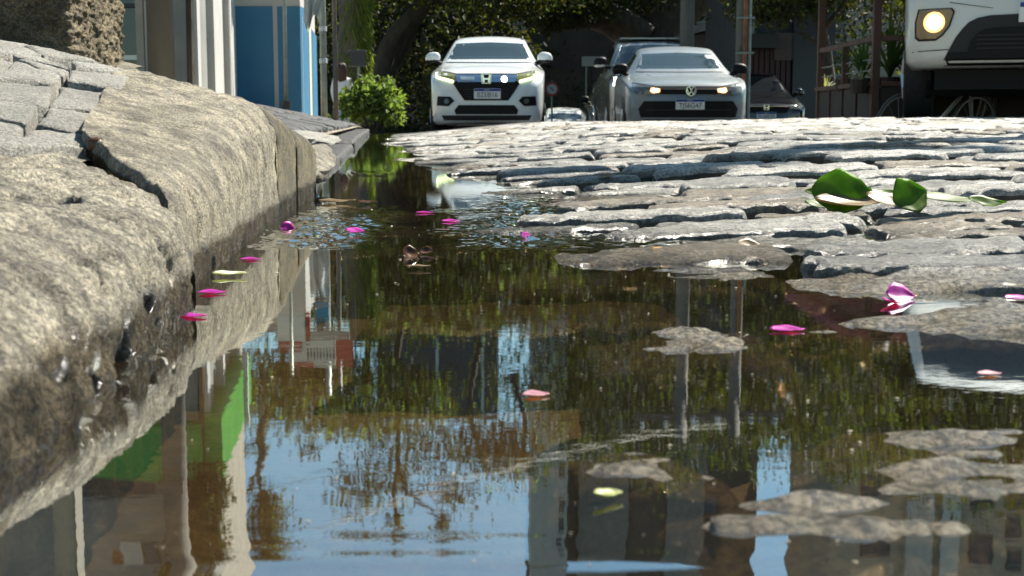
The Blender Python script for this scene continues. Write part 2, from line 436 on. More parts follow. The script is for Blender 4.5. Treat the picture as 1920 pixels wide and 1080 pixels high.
for y in yw:
    x0 = float(XK(y)) - 0.12; x1 = min(0.42 * y + .35, 1.1) if y < 2.6 else max(0.35, 1.1 - (y - 2.6) * .25)
    xx = x0 + (x1 - x0) * xw; yy = np.full_like(xx, y)
    # riffle over the shallow bar, and a second one at the edge of the stones
    a1 = sst(1.235, 1.262, yy + .012 * fbm(xx * 20, yy * 0 + 3)) * (1 - sst(1.5, 1.95, yy)) * sst(-.33, -.29, xx) * (1 - sst(-.165, -.12, xx + .02 * fbm(yy * 12, xx * 3)))
    a2 = sst(1.22, 1.3, yy + .03 * fbm(xx * 11, yy * 9)) * (1 - sst(1.75, 2.3, yy)) * sst(-.09, -.02, xx + .03 * fbm(xx * 8 + 4, yy * 9)) * 0.8
    a3 = sst(2.9, 3.0, yy) * (1 - sst(3.1, 3.25, yy)) * sst(-.42, -.36, xx) * (1 - sst(-.3, -.27, xx)) * .8
    w = 0.0016 * fbm(xx * 130, yy * 95, 1.7, 3) + 0.0008 * fbm(xx * 330, yy * 230, 4.1, 2)
    z = (a1 + a2 + a3) * (w + 0.0007)
    z += 0.0004 * np.exp(-((yy - .352 - .02 * xx) / .006) ** 2) * sst(-.11, -.05, xx) * (1 - sst(.02, .09, xx))
    z += 0.0003 * np.exp(-((yy - .366 + .01 * xx) / .004) ** 2) * sst(-.1, -.04, xx) * (1 - sst(.0, .05, xx))
    V += [(float(a), y, float(c)) for a, c in zip(xx, z)]
water = o = mk('water', V, [f[::-1] for f in grid_faces(len(yw), len(xw))], M_water, smooth=True)
tag(o, 'still brown gutter water mirroring trees, sky and shopfronts', 'water', kind='structure')

# ================================================================== KERB AND SIDEWALK
def ramp_z(x, y): return -0.0883 - 0.225 * np.asarray(x, float) + 0.0999 * np.asarray(y, float)
M_kerb = stone_mat('kerb_granite', (.30, .272, .22), (.48, .44, .36), (.24, .222, .185), s1=11, s2=330, bump=0.004, rough=0.6, wet=0.020, wetn=0.009, wetrough=.1, streak=(14, 70, 30))
M_kerb2 = stone_mat('kerb_concrete', (.29, .26, .20), (.47, .425, .335), (.24, .222, .185), s1=8, s2=420, bump=0.003, rough=0.7, wet=0.020, wetn=0.009, wetrough=.1, streak=(34, 40, 34))
M_moss = stone_mat('kerb_stained', (.10, .085, .05), (.24, .19, .10), (.07, .065, .045), s1=18, s2=380, bump=0.003, rough=0.6, wet=0.02, wetn=0.009)
kerb = thing('kerb', (-0.3, 1.2, 0), 'tall rough granite kerb stones along the flooded gutter', 'kerb', kind='structure')
def kerb_stone(A, B, C, D, zfun, rad, mat, nu, nv, rough=0.004, streak=0.0, seed=0, pits=0.0, edge=0.012, drop=.03):
    """A-B is the front edge (near to far), D-C the back edge. Grid in u along, v across, with front face and rounded borders."""
    A, B, C, D = [np.array(q, float) for q in (A, B, C, D)]
    u = np.linspace(0, 1, nu)
    nf = max(8, nv // 5)
    prof = [('f', k / (nf - 1)) for k in range(nf)] + [('t', ((k + 1) / nv) ** 1.15) for k in range(nv)]
    X = np.zeros((nu, len(prof))); Y = X.copy(); Z = X.copy()
    Lu = np.linalg.norm(B - A)
    fr = A[None] + (B - A)[None] * u[:, None]; bk = D[None] + (C - D)[None] * u[:, None]
    wid = np.linalg.norm(bk - fr, axis=1)
    du = np.minimum(u, 1 - u) * Lu
    ed = np.clip(1 - du / edge, 0, 1) ** 2
    for j, (kind, t) in enumerate(prof):
        if kind == 'f':
            p = fr; topz = zfun(fr[:, 0], fr[:, 1]) - rad
            lo = -0.06
            z = lo + (np.maximum(topz, lo + .01) - lo) * t
            x, yy = p[:, 0], p[:, 1]
        else:
            p = fr + (bk - fr) * t
            x, yy = p[:, 0], p[:, 1]
            d = t * wid
            q = np.clip(1 - d / (rad * 1.25), 0, 1)
            z = zfun(x, yy) - rad * (1 - np.sqrt(np.clip(1 - q * q, 0, 1)))
            z = z - drop * np.clip(1 - (1 - t) * wid / edge, 0, 1) ** 2
        X[:, j], Y[:, j], Z[:, j] = x, yy, z
    jit = 0.009 * fbm(np.linspace(0, 6, len(prof)) + seed, np.zeros(len(prof)), 0, 2)
    wend = np.clip(1 - np.minimum(u, 1 - u) * Lu / .05, 0, 1)[:, None]
    Y += wend * jit[None, :] * np.where(u < .5, -1, -1)[:, None]
    # surface relief
    rot = 0.9
    a = X * math.cos(rot) + Y * math.sin(rot); b_ = -X * math.sin(rot) + Y * math.cos(rot)
    big = fbm(X * 16 + seed, Y * 16, Z * 16, 4)
    st = fbm(a * 16 + seed, b_ * 75, Z * 40, 4)
    fi = fbm(X * 110 + seed, Y * 110, Z * 110, 4, .6)
    rel = rough * (0.8 * big + 0.35 * fi) + streak * (0.8 * st - 1.8 * np.clip(-st - 0.45, 0, 1))
    pit = fbm(a * 22 - seed, b_ * 55 + 4, Z * 30, 3)
    rel -= pits * np.clip(pit - 0.62, 0, .35) * 4
    isf = np.array([1.0 if k == 'f' else 0.0 for k, t in prof])[None, :]
    kf = np.array([(t if k == 'f' else 1.0) for k, t in prof])[None, :]
    Z += rel * (1 - isf) ; X += rel * 0.9 * (isf + (1 - isf) * np.clip(1 - np.array([0 if k == 'f' else t for k, t in prof]) * 6, 0, 1)[None, :])
    # shrink at both ends so that a joint opens
    dirv = (B - A) / Lu
    sh = ed * edge * 0.6
    sgn = np.where(u < .5, 1, -1)
    Z -= (ed * edge * 0.9)[:, None] * (1 - isf); X -= (ed * edge * 0.7)[:, None] * isf
    vs = np.stack([X, Y, Z], -1).reshape(-1, 3)
    fs = grid_faces(nu, len(prof))
    # end walls
    m = len(prof)
    for i in (0, nu - 1):
        r = [i * m + j for j in range(m)]; base = len(vs)
        low = vs[r].copy(); low[:, 2] = np.minimum(low[:, 2], -0.06) if False else -0.07
        vs = np.concatenate([vs, low])
        fs += [(r[k], r[k + 1], base + k + 1, base + k) if i else (r[k + 1], r[k], base + k, base + k + 1) for k in range(m - 1)]
    o = mk('kerb_stone', vs - np.array([A[0], A[1], 0]), fs, mat, kerb, smooth=True)
    o.location = (A[0] + .3, A[1] - 1.2, 0)
    return o
def jd(x, y): return (np.asarray(x, float) + .209) * -.8 + (np.asarray(y, float) - .862) * -.6
f1 = lambda x, y: ramp_z(x, y) + 0.022 * (1 - sst(.5, .85, y)) * (1 - sst(-.205, -.160, x)) - 0.011 * np.clip(1 - jd(x, y) / .055, 0, 1.2) ** 2 + 0.010 + 0.010 * np.exp(-((np.asarray(x) + .24) / .05) ** 2) * sst(.3, .6, y)
s1 = kerb_stone((-.146, .15), (-.209, .862), (-.340, 1.037), (-.48, .15), f1, .030, M_kerb, 420, 190, rough=.0032, streak=.0060, seed=3, pits=.0075, edge=.012, drop=.012)
s1['label'] = 'rough streaked granite kerb stone nearest the camera'
f2 = lambda x, y: ramp_z(x, y) + 0.008 * np.exp(-(np.clip(-jd(x, y) - .02, 0, 9) / .06) ** 2) + 0.003 + 0.004 * np.exp(-((np.asarray(y) - 1.25) / .25) ** 2)
s2 = kerb_stone((-.228, .905), (-.283, 1.60), (-.487, 1.655), (-.350, 1.078), f2, .042, M_kerb2, 300, 200, rough=.0028, streak=.0012, seed=21, pits=.003, edge=.012, drop=0)
f3 = lambda x, y: ramp_z(x, y) - 0.002 - 0.18 * np.clip(np.asarray(y) - 1.60 + (np.asarray(x) + .283) * .3, 0, 1)
kerb_stone((-.284, 1.614), (-.297, 1.84), (-.58, 1.90), (-.58, 1.755), f3, .035, M_moss, 90, 70, rough=.003, streak=.001, seed=31, edge=.014)
kerb_stone((-.300, 1.856), (-.316, 2.13), (-.58, 2.2), (-.58, 1.915), lambda x, y: f3(x, y) - .006, .03, M_moss, 70, 60, rough=.003, seed=41, edge=.014)

# meniscus: the water creeps up where it touches the kerb stones
bpy.context.view_layer.update()
trees_ = []
for so in (s1, s2):
    mw = so.matrix_world
    trees_.append(BVHTree.FromPolygons([mw @ v.co for v in so.data.vertices], [p.vertices[:] for p in so.data.polygons]))
for v in water.data.vertices:
    if v.co.y > 1.65 or v.co.x > float(XK(v.co.y)) + .09 or v.co.x < float(XK(v.co.y)) - .09: continue
    hmax = -1
    for tr_ in trees_:
        h = tr_.ray_cast(Vector((v.co.x, v.co.y, 1)), Vector((0, 0, -1)), 1.2)
        if h[0] is not None: hmax = max(hmax, h[0].z)
        else:
            q = tr_.find_nearest(Vector((v.co.x, v.co.y, 0)), .012)
            if q[0] is not None: hmax = max(hmax, -(q[3]) * .8)
    if -.012 < hmax: v.co.z += .0017 * math.exp(min(0, hmax) / .0024)
M_slab = stone_mat('sidewalk_concrete', (.20, .17, .125), (.34, .30, .22), (.17, .155, .12), s1=9, s2=420, bump=0.002, rough=0.75, wet=-1, wetn=0.001)
M_paver = stone_mat('paver_granite', (.23, .22, .20), (.36, .345, .31), (.30, .285, .255), s1=10, s2=380, bump=0.0014, rough=0.6, wet=-1, wetn=0.001)
M_paver_d = stone_mat('paver_shaded', (.035, .037, .042), (.06, .062, .068), (.045, .046, .05), s1=6, s2=120, bump=0.002, rough=0.6, wet=-1, wetn=0.001)  # dark because the shade on the far pavement is put into the colour
# sidewalk: near ramp (below the pavers) and the long steep pavement towards the shops
def side_z(x, y):
    d = XK(y) - np.asarray(x, float)
    zn = ramp_z(x, y) - 0.0035
    zn = zn - 0.018 * (np.asarray(x) < -.356 - .236 * (np.asarray(y) - 1.075)) * (np.asarray(y) > 1.0)
    zf = 0.036 + 0.20 * np.clip(d, 0, 1.7) + 0.02 * np.clip(d - 1.7, 0, 9)
    far = np.interp(y, [2, 14, 18, 30, 60], [0, 0, -.02, -.35, -1.3])
    w = sst(1.76, 2.05, y)
    return np.minimum(zn, 0.6) * (1 - w) + (zf + far) * w
yy = np.concatenate([np.linspace(.95, 2.1, 110), np.linspace(2.2, 16, 70), np.linspace(17, 60, 30)])
tt = np.concatenate([np.linspace(0, .32, 50), np.linspace(.33, 2, 60), np.linspace(2.2, 9, 10)])
V = []
for y in yy:
    x0 = float(np.interp(y, [1.06, 1.64, 1.75, 1.78, 2.12, 2.16], [-.345, -.478, -.48, -.575, -.575, float(XK(y)) - .12]))
    if y < 1.2: x0 = max(x0, -.335)
    xx = x0 - tt
    zz = side_z(xx, y) + 0.0022 * fbm(xx * 30, np.full_like(xx, y * 30), 0, 4) * (y < 2.2)
    V += [(a, y, c) for a, c in zip(xx, zz)]
sidewalk = mk('sidewalk', V, grid_faces(len(yy), len(tt)), M_slab, smooth=True)
tag(sidewalk, 'sloping tan concrete sidewalk set with small stone pavers', 'sidewalk', kind='structure')

def paver(pts, zf, th, mat, seed, bev=.006, nu=10, nv=7):
    """A small sett from four plan corners; top follows zf, edges chipped."""
    a, b_, c, d = [np.array(p, float) for p in pts]
    u = np.sin(np.linspace(-1, 1, nu) * math.pi / 2) * .5 + .5; v = np.sin(np.linspace(-1, 1, nv) * math.pi / 2) * .5 + .5
    U, Vv = np.meshgrid(u, v, indexing='ij')
    XY = (a[None, None] * ((1 - U) * (1 - Vv))[..., None] + b_[None, None] * (U * (1 - Vv))[..., None] + c[None, None] * (U * Vv)[..., None] + d[None, None] * ((1 - U) * Vv)[..., None])
    X, Y = XY[..., 0], XY[..., 1]
    e = np.minimum(np.minimum(U, 1 - U) * np.linalg.norm(b_ - a), np.minimum(Vv, 1 - Vv) * np.linalg.norm(d - a))
    X = X + .002 * fbm(X * 60 + seed, Y * 60) ; Y = Y + .002 * fbm(X * 60 - seed, Y * 60 + 5)
    Z = zf(X, Y) + th - bev * .7 * np.clip(1 - e / bev, 0, 1) ** 1.5 + .0012 * fbm(X * 70 + seed, Y * 70, 0, 3)
    vs = np.stack([X, Y, Z], -1).reshape(-1, 3); fs = grid_faces(nu, nv)
    ring = [(i, 0) for i in range(nu)] + [(nu - 1, j) for j in range(1, nv)] + [(i, nv - 1) for i in range(nu - 2, -1, -1)] + [(0, j) for j in range(nv - 2, 0, -1)]
    r = [i * nv + j for i, j in ring]; base = len(vs); low = vs[r].copy(); low[:, 2] -= th + .015
    vs = np.concatenate([vs, low]); n = len(r)
    fs += [(r[k], base + k, base + (k + 1) % n, r[(k + 1) % n]) for k in range(n)]
    c0 = vs[:nu * nv].mean(0)
    o = mk('paver', vs - c0, fs, mat, sidewalk, smooth=True); o.location = c0
    return o
def on_ramp(px, py, dz=0.0):
    d = ray(px, py); t = (-0.0883 + dz - HC) / (d.z + 0.225 * d.x - 0.0999 * d.y)
    return np.array([d.x * t, d.y * t])
pr = random.Random(5); seed = 100
Z5 = lambda l: [(x / 2.7, y / 2.7) for x, y in l]
for q in ([(358, 368), (648, 396), (610, 466), (346, 414)], [(308, 432), (538, 464), (500, 558), (250, 530)], [(256, 541), (494, 574), (450, 664), (190, 624)], [(134, 652), (448, 676), (440, 742), (108, 694)],
          [(-40, 408), (268, 436), (236, 528), (-60, 496)], [(-60, 514), (178, 542), (138, 630), (-80, 584)], [(-80, 596), (122, 642), (98, 686), (-90, 652)], [(84, 314), (312, 392), (268, 426), (-30, 396)],
          [(-110, 664), (92, 694), (432, 750), (420, 762), (-120, 740)], [(-60, 280), (72, 312), (-10, 372), (-90, 380)], [(92, 300), (352, 358), (322, 386), (110, 312)], [(60, 276), (200, 292), (356, 350), (350, 360), (90, 296)],
          [(-60, 214), (112, 244), (220, 284), (-40, 268)], [(120, 240), (330, 276), (500, 318), (220, 288)], [(366, 322), (520, 336), (640, 372), (380, 346)], [(-60, 190), (110, 218), (330, 262), (-40, 206)]):
    q = Z5(q)
    if len(q) == 5: q = [q[0], q[1], q[2], q[4]]
    c = [on_ramp(x + pr.uniform(-.5, .5), y, .004) for x, y in q]
    tl = pr.uniform(-.02, .02); dz = pr.uniform(-.002, .003); xm = (c[0][0] + c[2][0]) / 2
    paver(c, lambda x, y, tl=tl, dz=dz, xm=xm: ramp_z(x, y) - .008 + dz + tl * (x - xm), .013, M_paver, seed, bev=.004, nu=18, nv=12); seed += 1
# shade-coloured pavers of the pavement in front of the shops, seen past the kerb
y = 3.3
while y < 15:
    dl = 0.22
    d = 0.13
    while d < 1.55:
        w = .26
        yc = y + dl / 2; x1 = float(XK(yc)) - d
        px = 960 + FPX * x1 / yc
        if 500 < px < 730:
            g = .02; j = lambda: pr.uniform(-.008, .008)
            q = [(float(XK(y)) - d - g + j(), y + g + j()), (float(XK(y + dl)) - d - g + j(), y + dl - g + j()), (float(XK(y + dl)) - d - w + g + j(), y + dl - g + j()), (float(XK(y)) - d - w + g + j(), y + g + j())]
            paver(q, lambda x, yv, dz=pr.uniform(-.009, .009): side_z(x, yv) + dz, .022, M_paver_d, seed, bev=.012, nu=6, nv=6); seed += 1
        d += w
    y += dl
# low far kerb beside those pavers
M_kerbd = stone_mat('far_kerb_dark', (.018, .018, .019), (.035, .035, .036), (.025, .024, .023), s1=6, s2=120, bump=0.002, rough=0.6, wet=-1, wetn=0.001)  # much darker than the near kerb stones
for k in range(11):
    y0 = 2.95 + k * 0.95; y1 = y0 + .93
    kerb_stone((float(XK(y0)) + .005 + pr.uniform(-.01, .01), y0), (float(XK(y1)) + .005, y1), (float(XK(y1)) - .14, y1), (float(XK(y0)) - .14, y0),
               lambda x, y, k=k: (0.022 if k < 3 else 0.04) + 0.0 * x, .015, M_kerbd, 40, 24, rough=.004, seed=50 + k, edge=.02)
# the broken kerb with the open drain between them
M_dark = pm('drain_shade', (.018, .014, .011), 0.6, col2=(.035, .028, .02), scale=40, bump=.004, bscale=120, coords='World')
def chunk(name, c, size, rot, mat, parent, seed, sub=4, amp=.22, freq=3.0):
    bm = bmesh.new(); bmesh.ops.create_icosphere(bm, subdivisions=sub, radius=.5)
    co = np.array([v.co[:] for v in bm.verts]); q = np.sign(co) * np.abs(co * 2) ** .62 / 2
    dsp = fbm(q[:, 0] * freq + seed, q[:, 1] * freq, q[:, 2] * freq, 4)
    q = q * (1 + amp * dsp)[:, None] * np.array(size)
    M = Matrix.Rotation(rot[2], 3, 'Z') @ Matrix.Rotation(rot[1], 3, 'Y') @ Matrix.Rotation(rot[0], 3, 'X')
    q = q @ np.array(M).T
    bm.verts.index_update(); fs = [[v.index for v in f.verts] for f in bm.faces]; bm.free()
    o = mk(name, q, fs, mat, parent, smooth=True)
    o.location = c
    return o
dr = P(640, 292, 2.45)
o = chunk('broken_kerb', (-.355 + .3, 2.42 - 1.2, .045), (.06, .34, .035), (.12, .6, .12), M_kerb, kerb, 5, amp=.3)
o['label'] = 'broken kerb slab tilted over the open drain'
o = chunk('drain_cavity', (-.46 + .3, 2.55 - 1.2, .0), (.16, .9, .16), (0, 0, .1), M_dark, kerb, 9)  # solid lump; the darkness of the open drain is put into its colour
o = chunk('broken_kerb', (-.44 + .3, 2.80 - 1.2, .085), (.14, .24, .02), (.05, .1, .05), M_paver, kerb, 15)
o['label'] = 'pale flat slab covering the end of the drain'

# rough stone block on the sidewalk (top left)
M_block = stone_mat('rubble_block', (.19, .155, .10), (.35, .29, .19), (.13, .11, .08), s1=16, s2=260, bump=0.004, rough=0.85, wet=-1, wetn=.001)
n3 = 90
def block_face(o_, ux, uy, nu, nv):
    return [[np.array(o_) + np.array(ux) * i / (nu - 1) + np.array(uy) * j / (nv - 1) for j in range(nv)] for i in range(nu)]
bm = bmesh.new(); bmesh.ops.create_cube(bm, size=2)
bmesh.ops.subdivide_edges(bm, edges=bm.edges[:], cuts=70, use_grid_fill=True)
half = np.array([.21, .15, .060]); rr_ = .014
co = np.array([v.co[:] for v in bm.verts]) * half
inn = np.clip(co, -(half - rr_), half - rr_); dd = co - inn; nn = dd / np.maximum(np.linalg.norm(dd, axis=1), 1e-9)[:, None]
co = inn + nn * rr_
nr = fbm(co[:, 0] * 22, co[:, 1] * 22, co[:, 2] * 22, 4); nf_ = fbm(co[:, 0] * 110 + 7, co[:, 1] * 110, co[:, 2] * 110, 4, .65)
co = co + nn * (0.005 * nr + 0.0042 * nf_)[:, None]
bm.verts.index_update(); fs = [[v.index for v in f.verts] for f in bm.faces]; bm.free()
blk = mk('stone_block', co, fs, M_block, smooth=True)
bx = P(220, 112, 1.80)
blk.location = (bx.x - .275, 1.80 + .13, bx.z + .045)
blk.rotation_euler = (0, -.02, .06)
tag(blk, 'rough tan stone block standing on the sidewalk at the top left', 'stone block')

# ================================================================== BUILDINGS
M_wallg = pm('grey_render', (.20, .20, .195), 0.8, col2=(.26, .26, .25), scale=3, bump=.002, bscale=80)
M_wallw = pm('white_render', (.40, .40, .385), 0.75, col2=(.47, .465, .445), scale=2.5, bump=.002, bscale=90)
M_beige = pm('beige_render', (.28, .255, .21), 0.8, col2=(.35, .32, .27), scale=3, bump=.004, bscale=40)
M_blue = pm('blue_paint', (.030, .155, .29), 0.55, col2=(.036, .175, .32), scale=5, bump=.0008, bscale=60)
M_green = pm('green_fascia', (.045, .24, .028), 0.45, col2=(.06, .29, .034), scale=3)
M_dglass = pm('dark_glass', (.012, .014, .017), 0.06, spec=0.8)
M_frame = pm('dark_metal_frame', (.05, .05, .052), 0.45, 0.6)
M_alu = pm('aluminium', (.45, .45, .44), 0.35, 0.8)
M_cream = pm('cream_trim', (.62, .55, .40), 0.7)
M_red = pm('red_sign', (.26, .022, .024), 0.5)
M_signw = pm('white_sign', (.46, .48, .48), 0.5)
M_ink = pm('sign_ink', (.04, .05, .09), 0.6)
M_navy = pm('navy_cladding', (.014, .017, .028), 0.35, col2=(.02, .024, .036), scale=.6)
M_conc = pm('pole_concrete', (.085, .08, .07), 0.85, col2=(.135, .127, .112), scale=4, bump=.003, bscale=60, stretch=(1, 1, .25))
M_rust = pm('rusty_steel', (.16, .06, .03), 0.7, 0.3, col2=(.30, .12, .05), scale=9, bump=.001)
M_steel = pm('galvanised_steel', (.20, .23, .21), 0.55, 0.3, col2=(.27, .30, .27), scale=12)
M_brownp = pm('brown_pole_paint', (.075, .058, .048), 0.6, col2=(.11, .09, .075), scale=10)

def panel(name, p0, p1, z0, z1, th, mat, parent, out=0.0):
    """Upright slab between two plan points p0, p1 (world), thickness th behind, pushed out along its normal."""
    a, b_ = Vector((p0[0], p0[1], 0)), Vector((p1[0], p1[1], 0)); d = (b_ - a).normalized(); nrm = Vector((d.y, -d.x, 0))
    a = a + nrm * out; b_ = b_ + nrm * out; c = b_ - nrm * th; e = a - nrm * th
    loc = parent.location
    q = [(v.x - loc.x, v.y - loc.y) for v in (a, b_, c, e)]
    return MB().hexa([(x, y, z0 - loc.z) for x, y in q] + [(x, y, z1 - loc.z) for x, y in q]).build(name, mat, parent)

# --- shop A: grey near face, green fascia, sunlit street face
CA = (-2.62, 11.0); LA = (-5.6, 11.15); EA = (-3.08, 15.0)
shopA = thing('shop_building', (-4.0, 13, .35), 'grey shop with a green fascia on the left behind the kerb', 'building')
def XA_(px, Y=11.0): return ((px - 960) / FPX * Y * 1.0, Y)
panel('wall', LA, (XA_(222)[0], 11.05), .2, 8.4, .25, M_wallg, shopA)
def fz(px, py, Y): return R(px, py, Y).z
zg0, zg1 = fz(260, 788, 11), fz(260, 884, 11)
# near face strips, left to right, as in the photograph
w = panel('window', XA_(222), XA_(270), .2, zg0 - .25, .05, M_dglass, shopA, -.10)
panel('window_frame', XA_(222), XA_(225), .2, zg0 - .25, .08, M_frame, shopA, -.06)
panel('window_rail', XA_(226), XA_(268), .62, .66, .06, M_alu, shopA, -.05)
panel('window_rail', XA_(226), XA_(268), 1.05, 1.08, .06, M_frame, shopA, -.05)
panel('column', XA_(270), XA_(283), .2, zg0 + .2, .30, M_beige, shopA, .06)
panel('column', XA_(284), XA_(298), .2, zg0 + .2, .30, M_wallw, shopA, .03)
panel('door', XA_(298), XA_(331), .2, zg0, .10, M_dglass, shopA, -.08)
panel('column', XA_(331), CA, .2, zg0 + .05, .4, M_wallg, shopA, .02)
panel('lintel', (XA_(222)[0], 11.0), (XA_(330)[0], 11.0), zg0 - .25, zg0, .3, M_wallg, shopA, -.012)
panel('fascia', (-5.6, 11.0), (CA[0] + .02, 10.9), zg0, zg1, .20, M_green, shopA, .14)
zt = fz(260, 930, 11)
panel('upper_wall', (-5.6, 11.02), CA, zg1 + .003, zt, .3, M_frame, shopA, .02)
panel('upper_wall', (-5.6, 11.02), CA, zt + .003, 8.4, .3, M_wallg, shopA, .0)
for px0, px1, py0, py1, m in ((203, 242, 1008, 1062, M_wallw), (247, 272, 1012, 1058, M_dglass), (186, 206, 1040, 1056, M_rust)):
    panel('window', XA_(px0), XA_(px1), fz(220, py0, 11), fz(220, py1, 11), .05, m, shopA, .03)
# street face
SA = lambda t: (CA[0] + (EA[0] - CA[0]) * t, CA[1] + (EA[1] - CA[1]) * t)
panel('street_wall', SA(0.03), SA(1), .2, 8.4, .25, M_beige, shopA, -.03)
panel('pilaster', SA(.0), SA(.05), .2, zg0, .2, M_wallw, shopA, .04)
panel('pilaster', SA(.27), SA(.31), .2, zg0, .2, M_wallw, shopA, .06)
panel('shutter', SA(.07), SA(.25), .2, zg0 - .2, .05, M_wallg, shopA, .0)
panel('shutter', SA(.36), SA(.62), .2, zg0 - .2, .05, M_wallw, shopA, .0)
panel('pilaster', SA(.66), SA(.72), .2, zg0 + .1, .2, M_wallw, shopA, .05)
panel('shutter', SA(.75), SA(.97), .2, zg0 - .1, .05, M_wallw, shopA, .0)
panel('fascia', SA(-.03), SA(.72), zg0 - .05, zg1 + .02, .18, M_green, shopA, .16)
panel('fascia_post', SA(.50), SA(.53), zg0 - .2, zg1 + .1, .05, M_signw, shopA, .20)
panel('cornice', SA(0), SA(1), 6.1, 6.25, .2, M_beige, shopA, .06)

# --- shop B: blue dado, white wall above, signs
CB = (XA_(570, 15.3)[0], 15.3); LB = (-3.02, 15.35); EB = (CB[0] - .37, 19.0)
shopB = thing('shop_building', (-4.0, 17.5, .3), 'white shop with a blue painted lower wall on the left', 'building')
zb = P(500, 12, 15.3).z
panel('wall', (-3.6, 15.32), CB, zb + .003, 2.25, .3, M_wallw, shopB)
panel('blue_dado', (-3.6, 15.32), CB, .1, zb, .3, M_blue, shopB, .012)
SB = lambda t: (CB[0] + (EB[0] - CB[0]) * t, CB[1] + (EB[1] - CB[1]) * t)
panel('street_wall', SB(.005), SB(1), .1, 2.25, .3, M_wallw, shopB, -.01)
for t0, t1, m in ((.02, .14, M_wallw), (.15, .42, M_blue), (.43, .56, M_cream), (.57, .98, M_blue)):
    panel('painted_band', SB(t0), SB(t1), .1, P(580, 38, 16).z, .05, m, shopB, .015)
panel('roof_edge', (-3.7, 15.3), (CB[0] + .02, 15.25), 2.25, 2.33, .4, M_wallg, shopB, .05)
# scalloped white cloth banner at the corner
V = []; nb = 16
for i in range(nb):
    for j in range(12):
        t, s = i / (nb - 1), j / 11
        px = 570 + 33 * t + 5 * math.sin(s * 9 + t * 4) * t; py = -70 + (110 + 18 * math.sin(t * 7) + 8 * t) * s
        p = P(px, py, 15.1 + .05 * math.sin(t * 14 + s * 3)); V.append(tuple(p))
vv = np.array(V); o0 = vv[0].copy(); nV = len(V)
ban = mk('cloth_banner', np.concatenate([vv - o0, vv - o0 + np.array([0, .012, 0])]), grid_faces(nb, 12) + [tuple(nV + i for i in f[::-1]) for f in grid_faces(nb, 12)], M_signw, None, True)
ban.location = o0; tag(ban, 'white scalloped cloth banner hanging at the blue shop corner', 'banner')

# --- red and white shop sign, seen mirrored in the water
def text_mesh(s, size, mat, name, parent, loc, rot=(math.pi / 2, 0, 0), ext=.002, align='CENTER', sx=1.0):
    cu = bpy.data.curves.new(name, 'FONT'); cu.body = s; cu.size = size; cu.extrude = ext; cu.align_x = align; cu.align_y = 'CENTER'
    tmp = bpy.data.objects.new('tmp', cu); COL.objects.link(tmp)
    dg = bpy.context.evaluated_depsgraph_get(); me = bpy.data.meshes.new_from_object(tmp.evaluated_get(dg))
    bpy.data.objects.remove(tmp); bpy.data.curves.remove(cu)
    me.name = name; me.materials.clear(); me.materials.append(mat)
    o = bpy.data.objects.new(name, me); COL.objects.link(o); o.parent = parent; o.location = loc; o.rotation_euler = rot; o.scale = (sx, 1, 1)
    return o
ys_ = 15.0
def RS(px, py): p = R(px, py, ys_); return p
sg = RS(600, 640)
sign = thing('shop_sign', (sg.x, ys_, sg.z), 'white and red shop sign board mirrored beside the kerb reflection', 'sign')
def sbox(name, x0, x1, y0, y1, mat, d0, d1):
    a, b_ = RS(x0, y0), RS(x1, y1)
    return MB().bbox(a.x - sg.x, b_.x - sg.x, d0, d1, min(a.z, b_.z) - sg.z, max(a.z, b_.z) - sg.z, .008).build(name, mat, sign)
sbox('board', 547, 628, 622, 686, M_signw, 0, .08)
sbox('side_panel', 629, 662, 636, 684, M_red, -.01, .07)
sbox('lower_board', 520, 574, 588, 640, M_signw, -.03, .05)
sbox('red_strip', 574, 581, 586, 640, M_red, -.04, .06)
sbox('red_arc', 522, 566, 642, 658, M_red, -.05, .06)
sbox('red_band', 552, 588, 679, 690, M_red, -.03, .02)
sbox('blue_board', 590, 616, 566, 602, M_blue, .02, .08)
sbox('name_plate', 582, 655, 618, 634, M_wallg, -.02, .03)
for k in range(9):
    x = 576 + k * 6.0
    sbox('letter', x, x + 2.6, 655 + (k % 3), 674 - (k % 2) * 3, M_ink, -.012, -.004)
sbox('bracket', 664, 667, 560, 690, M_frame, .0, .06)

# --- dark glass building with pale mullions (mirrored), far behind the trees
YE = 60
a, b_ = R(708, 660, YE), R(932, 786, YE)
glassb = thing('office_building', ((a.x + b_.x) / 2, YE, -1), 'dark office block with three pale vertical mullions far behind the trees', 'building')
MB().box(a.x - glassb.location.x, b_.x - glassb.location.x, 0, 8, 0, b_.z + 1).build('wall', M_navy, glassb)
for px in (737, 820, 905):
    p = R(px, 700, YE); MB().box(p.x - glassb.location.x - .07, p.x - glassb.location.x + .07, -.12, -.003, 4, b_.z + 1).build('mullion', M_signw, glassb)
for k in range(4):
    z = 6 + k * 2.2
    MB().box(a.x - glassb.location.x + .1, b_.x - glassb.location.x - .1, -.06, -.003, z, z + .05).build('window_rail', M_frame, glassb)
